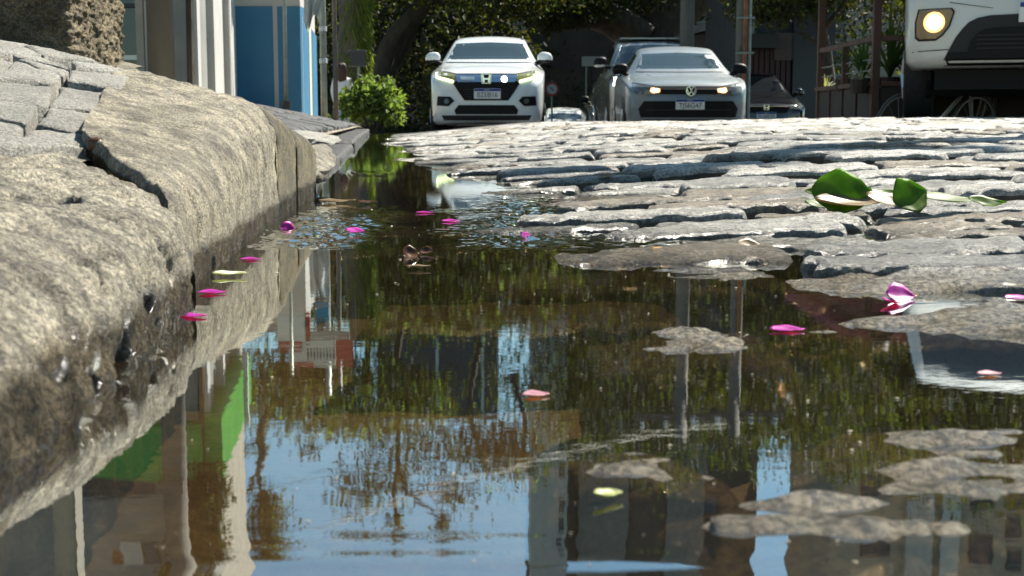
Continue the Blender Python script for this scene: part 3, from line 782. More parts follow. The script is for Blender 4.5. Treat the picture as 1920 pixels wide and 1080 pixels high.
# --- pale apartment blocks on the right of the sky gap (mirrored at the bottom of the frame)
def apartments(name, label, Y, x0px, x1px, toppy, mat, wins, bays=()):
    a = R(x0px, 900, Y); b_ = R(x1px, 900, Y); zt_ = toppy
    t = thing(name, ((a.x + b_.x) / 2, Y, -1.5), label, 'building')
    cx = t.location.x
    MB().box(a.x - cx, b_.x - cx, 0, 10, 0, zt_ + 1.5).build('wall', mat, t)
    MB().box(a.x - cx - .2, b_.x - cx + .2, -.2, 10.2, zt_ + 1.5, zt_ + 1.8).build('roof', M_wallg, t)
    for (px, w_, py, h_) in wins:
        p = R(px, py, Y); hw = w_ / 2 * Y / FPX; hh = h_ / 2 * Y / FPX
        for dz in (0, -3.1, -6.2):
            f = MB().box(p.x - cx - hw, p.x - cx + hw, -.06, .1, p.z + 1.5 - hh + dz, p.z + 1.5 + hh + dz).build('window', M_frame, t)
            MB().box(p.x - cx - hw * .85, p.x - cx + hw * .85, -.08, -.062, p.z + 1.5 - hh * .85 + dz, p.z + 1.5 + hh * .85 + dz).build('pane', M_dglass, f)
    for (p0, p1, m) in bays:
        q0, q1 = R(p0, 900, Y), R(p1, 900, Y)
        MB().box(q0.x - cx, q1.x - cx, -.35, -.01, 3, zt_ + 1.4).build('bay', m, t)
    return t
apartments('apartment_building', 'narrow white apartment block at the edge of the mirrored sky', 72, 996, 1064, 30, M_wallw, [(1052, 10, 985, 30), (1052, 10, 1045, 26)])
apartments('apartment_building', 'brown and grey apartment block next to the white one', 76, 1062, 1420, 29, M_brownp, [(1330, 30, 1040, 40)], [(1084, 1178, M_wallg), (1250, 1320, M_wallg)])
apartments('apartment_building', 'beige apartment block with wide dark windows at the far right', 66, 1560, 1930, 28, M_beige, [(1640, 60, 1020, 46), (1838, 46, 1030, 60), (1900, 30, 990, 40), (1900, 30, 1050, 40)], [(1700, 1750, M_wallw), (1765, 1800, M_signw)])

# --- dark shop on the right behind the parked car
Yc = 31.0
shopC = thing('shop_building', (P(1470, 100, Yc).x, Yc, -.6), 'dark shopfront with maroon slats behind the black parked car', 'building')
def cb(name, x0, x1, y0, y1, mat, d0, d1, parent=None, Y=Yc):
    a, b_ = P(x0, y0, Y), P(x1, y1, Y); L = shopC.location
    return MB().box(a.x - L.x, b_.x - L.x, d0, d1, min(a.z, b_.z) - L.z, max(a.z, b_.z) - L.z).build(name, mat, parent or shopC)
M_slate = pm('slate_wall', (.035, .037, .042), 0.7, col2=(.05, .052, .056), scale=2, bump=.003, bscale=20)
M_maroon = pm('maroon_slats', (.035, .008, .010), 0.5, col2=(.05, .012, .014), scale=5)
M_brownpan = pm('brown_panel', (.085, .062, .052), 0.6)
cb('wall', 1400, 1560, -260, 240, M_slate, .2, 6)
for k in range(9):
    x = 1402 + k * 10.2; cb('slat', x, x + 8.6, 92, 238, M_maroon, 0, .12)
cb('awning', 1402, 1452, 66, 92, M_frame, -.5, .1)
cb('panel', 1452, 1492, 62, 113, M_brownpan, -.05, .12)
cb('downpipe', 1409, 1413, 28, 84, M_steel, -.06, .1)
cb('wall', 1494, 1560, -200, 240, M_navy, -.08, .19)
# --- low building with a grey roof and white gutter between the two poles
Yd = 38.0
shopD = thing('shop_building', (P(1350, 100, Yd).x, Yd, -.8), 'low building with a sloping grey roof between the two concrete poles', 'building')
LD = shopD.location
def db(name, pts, mat, d0, d1):
    q = [P(x, y, Yd) for x, y in pts]
    return MB().prism([(p.x - LD.x, p.z - LD.z) for p in q], d0, d1).build(name, mat, shopD)
db('wall', [(1300, 240), (1400, 240), (1400, 48), (1300, 66)], M_brownp, 0, 4)
db('roof', [(1298, 64), (1340, 54), (1340, 38), (1298, 50)], M_wallg, -.4, 4.2)
db('roof', [(1341, 53), (1402, 52), (1402, 30), (1341, 36)], M_frame, -.5, 4.2)
db('gutter', [(1341, 37), (1402, 31), (1402, 29), (1341, 35)], M_signw, -.6, -.45)
db('gutter', [(1341, 53), (1402, 52), (1402, 50), (1341, 51)], M_signw, -.6, -.45)
db('window', [(1356, 110), (1392, 110), (1392, 62), (1356, 62)], M_dglass, -.03, .05)
db('notice', [(1366, 88), (1376, 88), (1376, 78), (1366, 78)], M_signw, -.06, -.035)
# pale gable seen above it
Yg = 58.0
gab = thing('house', (P(1330, 100, Yg).x, Yg, -1), 'pale house glimpsed above the grey roof under the big tree', 'house')
q = [P(x, y, Yg) for x, y in ((1290, 240), (1345, 240), (1345, 20), (1322, 8), (1290, 30))]
MB().prism([(p.x - gab.location.x, p.z + 1) for p in q], 0, 6).build('wall', M_wallw, gab)
q = [P(x, y, Yg) for x, y in ((1288, 30), (1322, 7), (1347, 19), (1347, 15), (1322, 3), (1288, 26))]
MB().prism([(p.x - gab.location.x, p.z + 1) for p in q], -.3, 6.2).build('roof', M_wallg, gab)
# dark shaded house front behind the trees, with a white air conditioner
Yh = 56.0
hs = thing('house', (P(880, 100, Yh).x, Yh, -1.2), 'dark shaded house behind the white car under the trees', 'house')
def hb(name, x0, x1, y0, y1, mat, d0, d1, parent=hs):
    a, b_ = P(x0, y0, Yh), P(x1, y1, Yh); L = hs.location
    return MB().box(a.x - L.x, b_.x - L.x, d0, d1, min(a.z, b_.z) - L.z, max(a.z, b_.z) - L.z).build(name, mat, parent)
M_shade = pm('shaded_brown_wall', (.05, .041, .036), 0.8, col2=(.075, .062, .05), scale=1.2, bump=.004, bscale=12)  # low wall tone carries the shade under the trees
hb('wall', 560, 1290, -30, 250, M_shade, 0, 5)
hb('roof', 550, 1300, -46, -30, M_frame, -.6, 5.6)
hb('air_conditioner', 962, 985, 40, 60, M_signw, -.5, -.01)
hb('window', 1000, 1025, 60, 100, M_frame, -.06, .05); hb('window', 780, 800, 60, 100, M_frame, -.06, .05)
hb('door', 1110, 1140, 120, 235, M_frame, -.06, .05)
hb('plinth', 750, 806, 178, 235, M_wallw, -.4, -.01)

# ================================================================== POLES AND SIGNS
def pole(name, label, px, Y, r, top, mat, base=None, n=14, lean=0.0, cat='pole'):
    x = (px - 960) / FPX * Y * 1.0
    x = P(px, 150, Y).x
    zb_ = base if base is not None else float(road_h(x, Y)) - .05
    t = thing(name, (x, Y, zb_), label, cat)
    MB().tube([(0, 0, 0), (lean * .5, 0, (top - zb_) / 2), (lean, 0, top - zb_)], [r, r * .93, r * .85], n).build('shaft', mat, t, True)
    return t
t = pole('steel_pole', 'thin grey steel pole in front of the blue wall', 536, 14.2, .022, 2.6, M_steel, .25)
MB().tube([(0, 0, 0), (0, 0, .08)], .05, 10).build('base_collar', M_frame, t)
t = pole('steel_pole', 'pale green galvanised pole left of the mossy tree', 607, 17, .042, 3.4, M_steel, .1)
for z in (.75, 1.15): MB().tube([(0, 0, z), (0, 0, z + .06)], .05, 12).build('clamp', M_signw, t)
t = pole('brown_pole', 'dark brown post between the green pole and the mossy tree', 629, 18, .033, 3.6, M_brownp, .0)
MB().tube([(0, 0, 3.6), (0, 0, 3.66)], .05, 8).build('cap', M_frame, t)
def utility(name, label, px, Y, r, top, extra):
    t = pole(name, label, px, Y, r, top, M_conc, n=18, cat='utility pole')
    h = top - t.location.z
    MB().box(-.9, .9, -.06, .06, h - .5, h - .38).build('crossarm', M_brownp, t)
    for k in (-.75, -.3, .3, .75): MB().lathe([(h - .38, .001), (h - .38, .045), (h - .32, .05), (h - .26, .03), (h - .2, .001)], 10, 'Z', (k, 0, 0)).build('insulator', M_signw, t)
    if extra:
        MB().tube([(r * .9, -.1, 0), (r * .9, -.1, 3.2)], .035, 8).build('conduit', M_steel, t)
        MB().tube([(r * .2, -r - .03, 0), (r * .2, -r - .03, 4)], .04, 10).build('conduit', M_rust, t)
        for z in (1.6, 2.2, 2.8): MB().box(-r, r + .06, -r - .07, -r * .2, z, z + .03).build('strap', M_steel, t)
    return t
utility('utility_pole', 'round concrete utility pole behind the silver hatchback', 1287, 25, .14, 6.0, False)
utility('utility_pole', 'concrete utility pole with a rusty conduit left of the black car', 1390, 23.5, .12, 5.6, True)
t = thing('utility_pole', (3.75, 6.1, float(road_h(3.75, 6.1)) - .05), 'concrete utility pole just outside the right edge whose shadow crosses the cobbles', 'utility pole')
MB().tube([(0, 0, 0), (0, 0, 3), (0, 0, 6.1)], [.17, .16, .14], 18).build('shaft', M_conc, t, True)
MB().box(-.5, .5, -.06, .06, 5.5, 5.62).build('crossarm', M_brownp, t)
# pole with transformer in front of the green fascia (seen mirrored)
pp = R(325, 800, 10.2)
t = thing('utility_pole', (pp.x, 10.2, .3), 'grey pole with a box in front of the green fascia', 'utility pole')
MB().tube([(0, 0, 0), (0, 0, 4.4)], [.105, .09], 14).build('shaft', M_conc, t, True)
zz = R(325, 905, 10.2).z - .3
MB().bbox(-.12, .1, -.16, -.03, zz - .07, zz + .07, .01).build('meter_box', M_brownp, t)
pp = R(128, 990, 7.2)
t = thing('porch_column', (pp.x, 7.2, .3), 'cream column at the left edge seen only mirrored in the water', 'column')
MB().bbox(-.065, .065, -.07, .07, 0, 3.4, .01).build('shaft', M_beige, t)
MB().bbox(-.085, .085, -.09, .09, 0, .12, .01).build('plinth', M_wallg, t)
# street sign seen from behind, and the round speed sign
t = thing('street_sign', (P(672, 150, 30).x, 30, -.45), 'rear of a dark rectangular street sign on a thin post beside the mossy tree', 'street sign')
MB().tube([(0, 0, 0), (0, 0, P(672, 92, 30).z + .45)], .025, 8).build('post', M_steel, t)
zq = P(672, 95, 30).z + .45; zr = P(672, 124, 30).z + .45
MB().bbox(-.18, .18, -.06, -.03, zr, zq, .008).build('plate', M_frame, t)
MB().box(-.2, .2, -.03, -.028 + .03, zq - .02, zq + .01).build('bracket', M_steel, t); MB().box(-.2, .2, -.03, .002, zr - .01, zr + .02).build('bracket', M_steel, t)
t = thing('speed_sign', (P(1035, 168, 40).x, 40, -.85), 'round white traffic sign with a red rim right of the white car', 'traffic sign')
zz = P(1035, 167, 40).z + .85
MB().tube([(0, .03, 0), (0, .03, zz + .25)], .03, 8).build('post', M_steel, t)
MB().lathe([(-.01, .001), (-.01, .17)], 24, 'Y', (0, 0, zz)).build('face', M_signw, t)
MB().lathe([(-.018, .15), (-.018, .22), (.012, .22), (.012, .15)], 24, 'Y', (0, 0, zz)).build('rim', M_red, t)
MB().bar((-.06, zz + .05), (.05, zz - .05), .03, -.03, -.012).build('arrow', M_ink, t)
p0 = P(1100, 115, 42)
t = thing('road_sign', (p0.x, 42, -.9), 'small white sign board left of the dark pickup roof', 'sign')
MB().tube([(0, .05, 0), (0, .05, p0.z + .9)], .03, 8).build('post', M_steel, t)
MB().bbox(-.15, .62, -.02, .02, p0.z + .75, p0.z + 1.05, .01).build('board', M_signw, t)
# overhead cables
M_cable = pm('black_cable', (.01, .01, .01), 0.5)
for k, (a, b_, sag, lab) in enumerate([((-6, 12, 5.4), (4.1, 23.5, 5.3), .45, 'black overhead cable from the left shops to the rusty utility pole'),
                                  ((-9, 34, 10.4), (3.3, 25, 5.7), .5, 'upper black overhead cable reaching the round utility pole'), ((-9, 36, 9.2), (4.15, 23.6, 5.25), .6, 'middle black overhead cable over the white car')]):
    a, b_ = Vector(a), Vector(b_)
    pts = [a.lerp(b_, i / 24) - Vector((0, 0, sag * 4 * (i / 24) * (1 - i / 24))) - a for i in range(25)]
    o = MB().tube(pts, .011, 5).build('overhead_cable', M_cable); o.location = a; tag(o, lab, 'cable', 'overhead cables')

# ================================================================== VEHICLES
def paint(name, col, rough=.3, metal=0.0, coat=1.0): return pm(name, col, rough, metal, coat=coat)
M_pwhite = paint('white_paint', (.68, .71, .70), .35)
M_psilver = paint('silver_paint', (.165, .20, .22), .42, .1, .5)
M_pgrey = paint('grey_paint', (.19, .20, .195), .35, .2)
M_pdark = paint('dark_green_grey_paint', (.05, .055, .052), .28, .2)
M_pblack = paint('black_paint', (.008, .008, .010), .15)
M_vanw = paint('van_white_paint', (.62, .61, .57), .4, coat=.6)
M_blackp = pm('black_plastic', (.005, .0045, .005), .5, spec=.2)
M_greyp = pm('grey_plastic', (.022, .021, .021), .6, spec=.3)
M_tyre = pm('tyre_rubber', (.012, .012, .012), .8, col2=(.02, .02, .019), scale=30)
M_rim = pm('alloy_rim', (.5, .5, .5), .3, .9)
M_chrome = pm('chrome', (.75, .77, .8), .08, 1.0)
M_glassw = pm('windscreen_glass', (.035, .056, .068), .05, spec=.6)
M_lens = pm('lamp_lens', (.10, .11, .10), .08, coat=1.0)
M_lensy = pm('lamp_lens_amber', (.20, .20, .05), .1, coat=1.0)
M_platew = pm('plate_white', (.72, .72, .70), .5)
M_plateb = pm('plate_blue', (.01, .03, .22), .5)
M_platek = pm('plate_letters', (.03, .03, .035), .6)
E_drl = emit('daylight_running_lamp', (.85, 1.0, .45), 1.6)
E_white = emit('lit_lamp_white', (1.0, .96, .82), 5.0)
E_warm = emit('lit_lamp_warm', (1.0, .50, .16), 1.1)
E_warmc = emit('lit_lamp_core', (1.0, .84, .55), 6.0)

def pchip(xs, ys, q):
    xs, ys = np.asarray(xs, float), np.asarray(ys, float); h = np.diff(xs); d = np.diff(ys) / h
    m = np.zeros_like(ys)
    for i in range(1, len(xs) - 1):
        if d[i - 1] * d[i] > 0: w1, w2 = 2 * h[i] + h[i - 1], h[i] + 2 * h[i - 1]; m[i] = (w1 + w2) / (w1 / d[i - 1] + w2 / d[i])
    m[0], m[-1] = d[0], d[-1]
    i = np.clip(np.searchsorted(xs, q) - 1, 0, len(h) - 1); t = (q - xs[i]) / h[i]
    return ((2 * t**3 - 3 * t**2 + 1) * ys[i] + (t**3 - 2 * t**2 + t) * h[i] * m[i] + (-2 * t**3 + 3 * t**2) * ys[i + 1] + (t**3 - t**2) * h[i] * m[i + 1])
class Car:
    """st: rows of (y, z top, crown drop, half width top, half width belt, z belt, half width sill, z sill); front at y = 0 facing -Y."""
    def __init__(s, name, label, loc, st, body_mat, rz=0.0, group=None, cat='car'):
        s.t = thing(name, loc, label, cat, group, rz)
        st = np.array(st, float)
        q = np.unique(np.concatenate([np.linspace(0, .35, 16), np.linspace(.35, st[-1, 0] - .3, 46), np.linspace(st[-1, 0] - .3, st[-1, 0], 10)]))
        par = [pchip(st[:, 0], st[:, k], q) for k in range(1, 8)]
        secs = []
        for i, y in enumerate(q):
            zt, c, wt, wb, zb, ws, zs = [p[i] for p in par]
            zb = min(zb, zt - c - .05)
            pts = [(0, zt), (wt * .35, zt - .10 * c), (wt * .7, zt - .42 * c), (wt * .92, zt - .8 * c), (wt, zt - c - .012), (wt + (wb - wt) * .5, (zt - c - .012 + zb) / 2), (wb - .012, zb + .03), (wb, zb), (wb, zb - .12), ((wb + ws) / 2 + .008, (zb + zs) / 2 - .04), (ws, zs + .06), (ws - .05, zs), (0, zs)]
            secs.append(pts)
        m = len(secs[0]); vs = []; fs = []
        full = 2 * m - 2
        for y, sc in zip(q, secs):
            ring = [(x, y, z) for x, z in sc] + [(-x, y, z) for x, z in sc[-2:0:-1]]
            vs += ring
        for i in range(len(q) - 1):
            for k in range(full):
                fs.append((i * full + k, i * full + (k + 1) % full, (i + 1) * full + (k + 1) % full, (i + 1) * full + k))
        fs.append(tuple(range(full - 1, -1, -1))); fs.append(tuple((len(q) - 1) * full + k for k in range(full)))
        s.body = mk('body', vs, fs, body_mat, s.t, True)
        s.bvh = BVHTree.FromPolygons([Vector(v) for v in vs], fs)
    def decal(s, name, poly, mat, off=.006, th=.03, axis='F', side=1, parent=None, step=.045, y=None):
        """A moulded panel that follows the body: outline in (x, z) seen from the front, or (y, z) from the side."""
        n = len(poly); P2 = []
        for i in range(n):
            a, b_ = Vector(poly[i]), Vector(poly[(i + 1) % n]); k = max(1, int((b_ - a).length / step))
            P2 += [a.lerp(b_, j / k) for j in range(k)]
        nb = len(P2); edges = [(i, (i + 1) % nb) for i in range(nb)]
        xs = [p.x for p in P2]; zs = [p.y for p in P2]
        gx = np.arange(min(xs) + step * .6, max(xs), step); gz = np.arange(min(zs) + step * .6, max(zs), step)
        for x in gx:
            for z in gz:
                if min((Vector((x, z)) - p).length for p in P2) > step * .45: P2.append(Vector((x, z)))
        vo, eo, fo, _, _, _ = geometry.delaunay_2d_cdt(P2, edges, [], 1, 1e-5)
        out = []; bad = set()
        for v in vo:
            if axis == 'F':
                h = s.bvh.ray_cast(Vector((v.x, -1, v.y)), Vector((0, 1, 0)), 20)
                if h[0] is None: bad.add(len(out))
                yy = (h[0].y if h[0] is not None and y is None else (y or .3))
                out.append((v.x, yy - off, v.y))
            else:
                h = s.bvh.ray_cast(Vector((side * 3, v.x, v.y)), Vector((-side, 0, 0)), 6)
                xx = h[0].x if h[0] is not None else side * .8
                out.append((xx + side * off, v.x, v.y))
        d = Vector((0, th, 0)) if axis == 'F' else Vector((-side * th, 0, 0))
        ax = 1 if axis == 'F' else 0
        fs = [tuple(f) for f in fo if not any(i in bad for i in f) and max(out[i][ax] for i in f) - min(out[i][ax] for i in f) < (.6 if axis == 'F' else .2)]; nv = len(out)
        cnt = {}
        for f in fs:
            for i in range(len(f)):
                e = (f[i], f[(i + 1) % len(f)]); cnt[e] = cnt.get(e, 0) + 1
        bd = [e for e in cnt if (e[1], e[0]) not in cnt]
        vs = out + [tuple(Vector(v) + d) for v in out]
        fs = fs + [(b_, a, a + nv, b_ + nv) for a, b_ in bd]
        return mk(name, vs, fs, mat, parent or s.t)
    def pair(s, name, poly, mat, **k):
        return [s.decal(name, [(sg * x, z) for x, z in (poly if sg > 0 else poly[::-1])], mat, **k) for sg in (-1, 1)]
    def fy(s, x, z):
        h = s.bvh.ray_cast(Vector((x, -1, z)), Vector((0, 1, 0)), 20); return h[0].y if h[0] is not None else .1
    def wheels(s, ys, tr, r=.33, w=.21, rim=M_rim):
        for yw in ys:
            for sg in (-1, 1):
                s.decal('wheel_arch', [(yw + (r + .05) * math.cos(a), max(.16, r + (r + .05) * math.sin(a))) for a in np.linspace(0, 2 * math.pi, 22)[:-1]], M_blackp, axis='S', side=sg, off=.004)
                wh = bpy.data.objects.new('wheel', None); COL.objects.link(wh); wh.parent = s.t; wh.location = (sg * tr, yw, r)
                MB().lathe([(-w / 2, r * .62), (-w / 2, r * .93), (-w * .4, r), (w * .4, r), (w / 2, r * .93), (w / 2, r * .62)], 28).build('tyre', M_tyre, wh, True)
                mb = MB().lathe([(sg * w * .36, r * .64), (sg * w * .46, r * .62), (sg * w * .46, r * .55), (sg * w * .3, r * .52)], 24)
                for k in range(5):
                    a = 2 * math.pi * k / 5
                    mb.tube([(sg * w * .42, 0, 0), (sg * w * .42, r * .58 * math.cos(a), r * .58 * math.sin(a))], [.05, .03], 6)
                mb.build('rim', rim, wh)
    def mirrors(s, y, x, z, mat, sz=(.12, .07, .085), low=M_blackp):
        for sg in (-1, 1):
            bm = bmesh.new(); bmesh.ops.create_icosphere(bm, subdivisions=3, radius=1)
            co = np.array([v.co[:] for v in bm.verts]); co = np.sign(co) * np.abs(co) ** .75
            co[:, 2] *= np.where(co[:, 2] < 0, .8, 1.0); co = co * np.array(sz)
            co[:, 2] -= .15 * np.abs(co[:, 0]) * (co[:, 0] * sg > 0)
            bm.verts.index_update(); fs = [[v.index for v in f.verts] for f in bm.faces]; bm.free()
            mi = [1 if co[f].mean(0)[2] < -sz[2] * .42 else 0 for f in fs]
            o = mk('mirror', co, fs, None, s.t, True, mats=[mat, low], idx=mi); o.location = (sg * x, y, z)
            MB().tube([(-sg * .04, 0, -.05), (-sg * (x - .72), .06, -.1)], [.03, .035], 8).build('mirror_arm', M_blackp, o)
    def plate(s, x, z, txt, w=.40, h=.145):
        y = s.fy(x, z) - .03
        o = MB().bbox(x - w / 2, x + w / 2, y - .004, y + .02, z - h / 2, z + h / 2, .004).build('licence_plate', M_platew, s.t)
        MB().box(x - w / 2 + .004, x + w / 2 - .004, y - .0065, y - .0042, z + h * .24, z + h / 2 - .004).build('plate_band', M_plateb, o)
        if txt: text_mesh(txt, .098, M_platek, 'plate_text', o, (x, y - .0062, z - h * .13), ext=.0015, sx=.92)
        text_mesh('BRASIL', .024, M_platew, 'plate_text', o, (x, y - .0078, z + h * .36), ext=.0006)
        return o
    def emblem_h(s, x, z, w, h, mat=M_chrome, y=None):
        y = (s.fy(x, z) if y is None else y) - .035
        o = MB()
        o.prism([(x + w / 2 * a, z + h / 2 * b_) for a, b_ in ((-.72, -1), (.72, -1), (.95, -.7), (1, .75), (.85, 1), (-.85, 1), (-1, .75), (-.95, -.7))], y, y + .03)
        e = o.build('emblem', M_blackp, s.t)
        m = MB()
        for sg in (-1, 1):
            m.bar((x + sg * w * .22, z - h * .38), (x + sg * w * .33, z + h * .38), w * .15, y - .014, y - .001)
            m.bar((x + sg * w * .38, z - h * .46), (x + sg * w * .46, z + h * .44), w * .055, y - .014, y - .001)
        m.bar((x - w * .26, z - h * .02), (x + w * .26, z - h * .02), h * .17, y - .013, y - .002)
        m.bar((x - w * .44, z + h * .46), (x + w * .44, z + h * .46), h * .055, y - .014, y - .001); m.bar((x - w * .36, z - h * .47), (x + w * .36, z - h * .47), h * .055, y - .014, y - .001)
        m.build('emblem_letter', mat, e)
    def emblem_v(s, x, z, r, mat=M_chrome):
        y = s.fy(x, z) - .03
        e = MB().lathe([(y, .001), (y, r), (y + .03, r)], 32, 'Y', (x, 0, z)).build('emblem', M_blackp, s.t)
        m = MB().lathe([(y - .012, r * .86), (y - .012, r), (y - .001, r), (y - .001, r * .86)], 32, 'Y', (x, 0, z))
        k = r * .17
        for a, b_ in (((-.42, .8), (0, .12)), ((.42, .8), (0, .12)), ((-.82, .38), (-.42, -.74)), ((-.42, -.74), (0, .02)), ((0, .02), (.42, -.74)), ((.42, -.74), (.82, .38))):
            m.bar((x + a[0] * r, z + a[1] * r), (x + b_[0] * r, z + b_[1] * r), k, y - .012, y - .002)
        m.build('emblem_letter', mat, e)
    def side_glass(s, polys, mat=M_dglass):
        for p in polys:
            for sg in (-1, 1): s.decal('side_window', p if sg > 0 else p[::-1], mat, axis='S', side=sg, step=.1)

# ---- white compact SUV
g = float(road_h(-.4, 20.5))
suv = Car('white_suv', 'white compact SUV driving toward the camera in the left lane', (P(912, 200, 20).x, 20.0, g),
    [(0, .80, .02, .44, .50, .66, .48, .30), (.05, .875, .03, .55, .66, .70, .62, .25), (.13, .935, .045, .66, .77, .74, .73, .22), (.28, .985, .055, .74, .84, .82, .81, .20),
     (.6, 1.045, .055, .755, .872, .90, .85, .19), (1.0, 1.10, .05, .745, .885, .95, .86, .19), (1.2, 1.155, .05, .715, .885, .97, .86, .19), (1.95, 1.52, .045, .585, .885, 1.0, .86, .19),
     (2.35, 1.575, .045, .575, .885, 1.0, .86, .19), (3.3, 1.57, .045, .57, .88, 1.0, .86, .2), (3.85, 1.45, .05, .56, .86, 1.0, .84, .24), (4.2, 1.08, .05, .66, .80, .9, .78, .3), (4.3, .9, .05, .6, .7, .8, .66, .4)], M_pwhite, rz=-.012)
suv.t.scale = (1.0, 1.0, 1.055)
z0 = HC - g
def HZ(py): return z0 + (227 - py) / (FPX / 20)
def HX(px): return (px - 912) / (FPX / 20)
suv.decal('windscreen', [(-.545, 1.435), (0, 1.455), (.545, 1.435), (.66, 1.175), (0, 1.175), (-.66, 1.175)], M_glassw, step=.08)
suv.decal('wiper_cowl', [(-.68, 1.135), (0, 1.125), (.68, 1.135), (.68, 1.118), (0, 1.108), (-.68, 1.118)], M_blackp, off=.012)
suv.decal('grille', [(-.46, .82), (.46, .82), (.50, .78), (.42, .66), (.33, .54), (-.33, .54), (-.42, .66), (-.50, .78)], M_blackp, off=.012)
for k in range(4): suv.decal('grille_slat', [(-.33 + k * .006, .70 - k * .035), (.33 - k * .006, .70 - k * .035), (.33 - k * .006, .69 - k * .035), (-.33 + k * .006, .69 - k * .035)], M_greyp, off=.02)
suv.decal('chrome_bar', [(-.47, .905), (.47, .905), (.43, .80), (-.43, .80)], M_chrome, off=.022)
suv.pair('headlight', [(.44, .905), (.62, .945), (.775, .985), (.79, .95), (.755, .875), (.60, .835), (.47, .815)], M_lensy, off=.014)
suv.pair('running_light', [(.80, .955), (.765, .865), (.50, .795), (.495, .825), (.735, .885), (.765, .955)], E_drl, off=.022)
suv.decal('lamp_and_glint', [(.27 + .045 * math.cos(a), .845 + .04 * math.sin(a)) for a in np.linspace(0, 2 * math.pi, 13)[:-1]], E_white, off=.034)
suv.decal('lamp_and_glint', [(-.40, .88), (-.18, .875), (-.19, .82), (-.38, .825)], pm('sky_glint_patch', (.85, .88, .8), .12, 0.6), off=.034)  # bright patch painting a sky glint on the chrome bar, no lamp
suv.decal('fascia_seam', [(-.77, .992), (-.45, .925), (.45, .925), (.77, .992), (.77, .980), (.45, .913), (-.45, .913), (-.77, .980)], M_blackp, off=.012)
suv.pair('fog_lamp_pod', [(.48, .535), (.545, .595), (.74, .60), (.755, .47), (.57, .46)], M_blackp, off=.012)
suv.pair('fog_lamp', [(.60 + .04 * math.cos(a), .53 + .04 * math.sin(a)) for a in np.linspace(0, 2 * math.pi, 13)[:-1]], M_lens, off=.022)
suv.decal('lower_intake', [(-.42, .475), (.42, .475), (.48, .40), (.46, .345), (-.46, .345), (-.48, .40)], M_blackp, off=.012)
suv.decal('bumper_lip', [(-.68, .33), (.68, .33), (.64, .26), (-.64, .26)], M_greyp, off=.012)
suv.emblem_h(0, .845, .165, .135, y=suv.fy(0, .845) - .02)
suv.plate(.015, .635, 'BZE8I16')
suv.mirrors(1.35, .895, 1.20, M_pwhite)
suv.side_glass([[(1.55, 1.06), (1.95, 1.44), (2.6, 1.5), (2.6, 1.06)], [(2.68, 1.06), (2.68, 1.5), (3.4, 1.48), (3.75, 1.2), (3.7, 1.06)]])
suv.wheels((.84, 3.45), .775)
def rail(c, x, y0, y1, r=.014):
    for sg in (-1, 1):
        pts = []
        for i, y in enumerate(np.linspace(y0, y1, 9)):
            h = c.bvh.ray_cast(Vector((sg * x, y, 3)), Vector((0, 0, -1)), 4)
            pts.append((sg * x, y, (h[0].z if h[0] is not None else 1.5) + (0.0 if i in (0, 8) else .03)))
        MB().tube(pts, r, 8).build('roof_rail', M_greyp, c.t)
rail(suv, .53, 2.05, 3.6)
MB().tube([(-.02, 3.4, 1.56), (-.02, 3.55, 1.78)], .006, 6).build('antenna', M_blackp, suv.t)

# ---- silver hatchback
g = float(road_h(2.45, 19))
def hatch_st(k=1.0, roof=1.47, hw=.875, L=4.06, hood=.98):
    return [(0, .73, .02, .44, .50, .60, .48, .30), (.05, .79, .03, .56, .66, .64, .62, .24), (.13, .845, .04, .66, .77, .68, .73, .21), (.28, .89, .05, .73, .83, .76, .80, .19),
     (.6, hood - .03, .05, .745, hw - .015, .84, hw - .03, .18), (1.0, hood + .02, .05, .735, hw, .89, hw - .02, .18), (1.2, hood + .07, .05, .70, hw, .91, hw - .02, .18), (1.95, roof - .08, .045, .575, hw, .94, hw - .02, .18),
     (2.4, roof - .005, .045, .565, hw, .95, hw - .02, .18), (3.1, roof, .045, .56, hw, .95, hw - .02, .19), (L - .4, roof - .12, .05, .55, hw - .02, .95, hw - .04, .24), (L - .1, 1.02, .05, .66, hw - .08, .86, hw - .1, .3), (L, .86, .05, .6, .7, .76, .66, .4)]
vw = Car('silver_hatchback', 'silver hatchback with warm headlights on, first in the right lane', (P(1291, 200, 18.5).x, 18.5, g), hatch_st(), M_psilver, rz=-.03)
z0 = HC - g
def VZ(py): return z0 + (227 - py) / (FPX / 18.5)
def VX(px): return (px - 1291) / (FPX / 18.5)
vw.decal('windscreen', [(-.535, 1.32), (0, 1.34), (.535, 1.32), (.645, 1.085), (0, 1.08), (-.645, 1.085)], M_glassw, step=.08)
vw.decal('wiper_cowl', [(-.66, 1.04), (0, 1.03), (.66, 1.04), (.66, 1.026), (0, 1.016), (-.66, 1.026)], M_blackp, off=.012)
vw.decal('upper_grille', [(-.42, .775), (.42, .775), (.40, .68), (-.40, .68)], M_blackp, off=.012)
for k in range(2): vw.decal('grille_slat', [(-.4, .75 - k * .035), (.4, .75 - k * .035), (.4, .742 - k * .035), (-.4, .742 - k * .035)], M_greyp, off=.02)
vw.pair('headlight', [(.40, .775), (.60, .815), (.755, .84), (.77, .79), (.745, .70), (.60, .665), (.42, .675)], M_lens, off=.013)
vw.pair('lamp_and_glint', [(.395, .755), (.52, .77), (.535, .72), (.50, .695), (.40, .71)], E_warm, off=.024)
vw.pair('lamp_core', [(.42, .748), (.50, .758), (.51, .722), (.48, .71), (.42, .72)], E_warmc, off=.032)
vw.decal('hood_seam', [(-.76, .855), (-.44, .795), (.44, .795), (.76, .855), (.76, .846), (.44, .787), (-.44, .787), (-.76, .846)], M_blackp, off=.01)
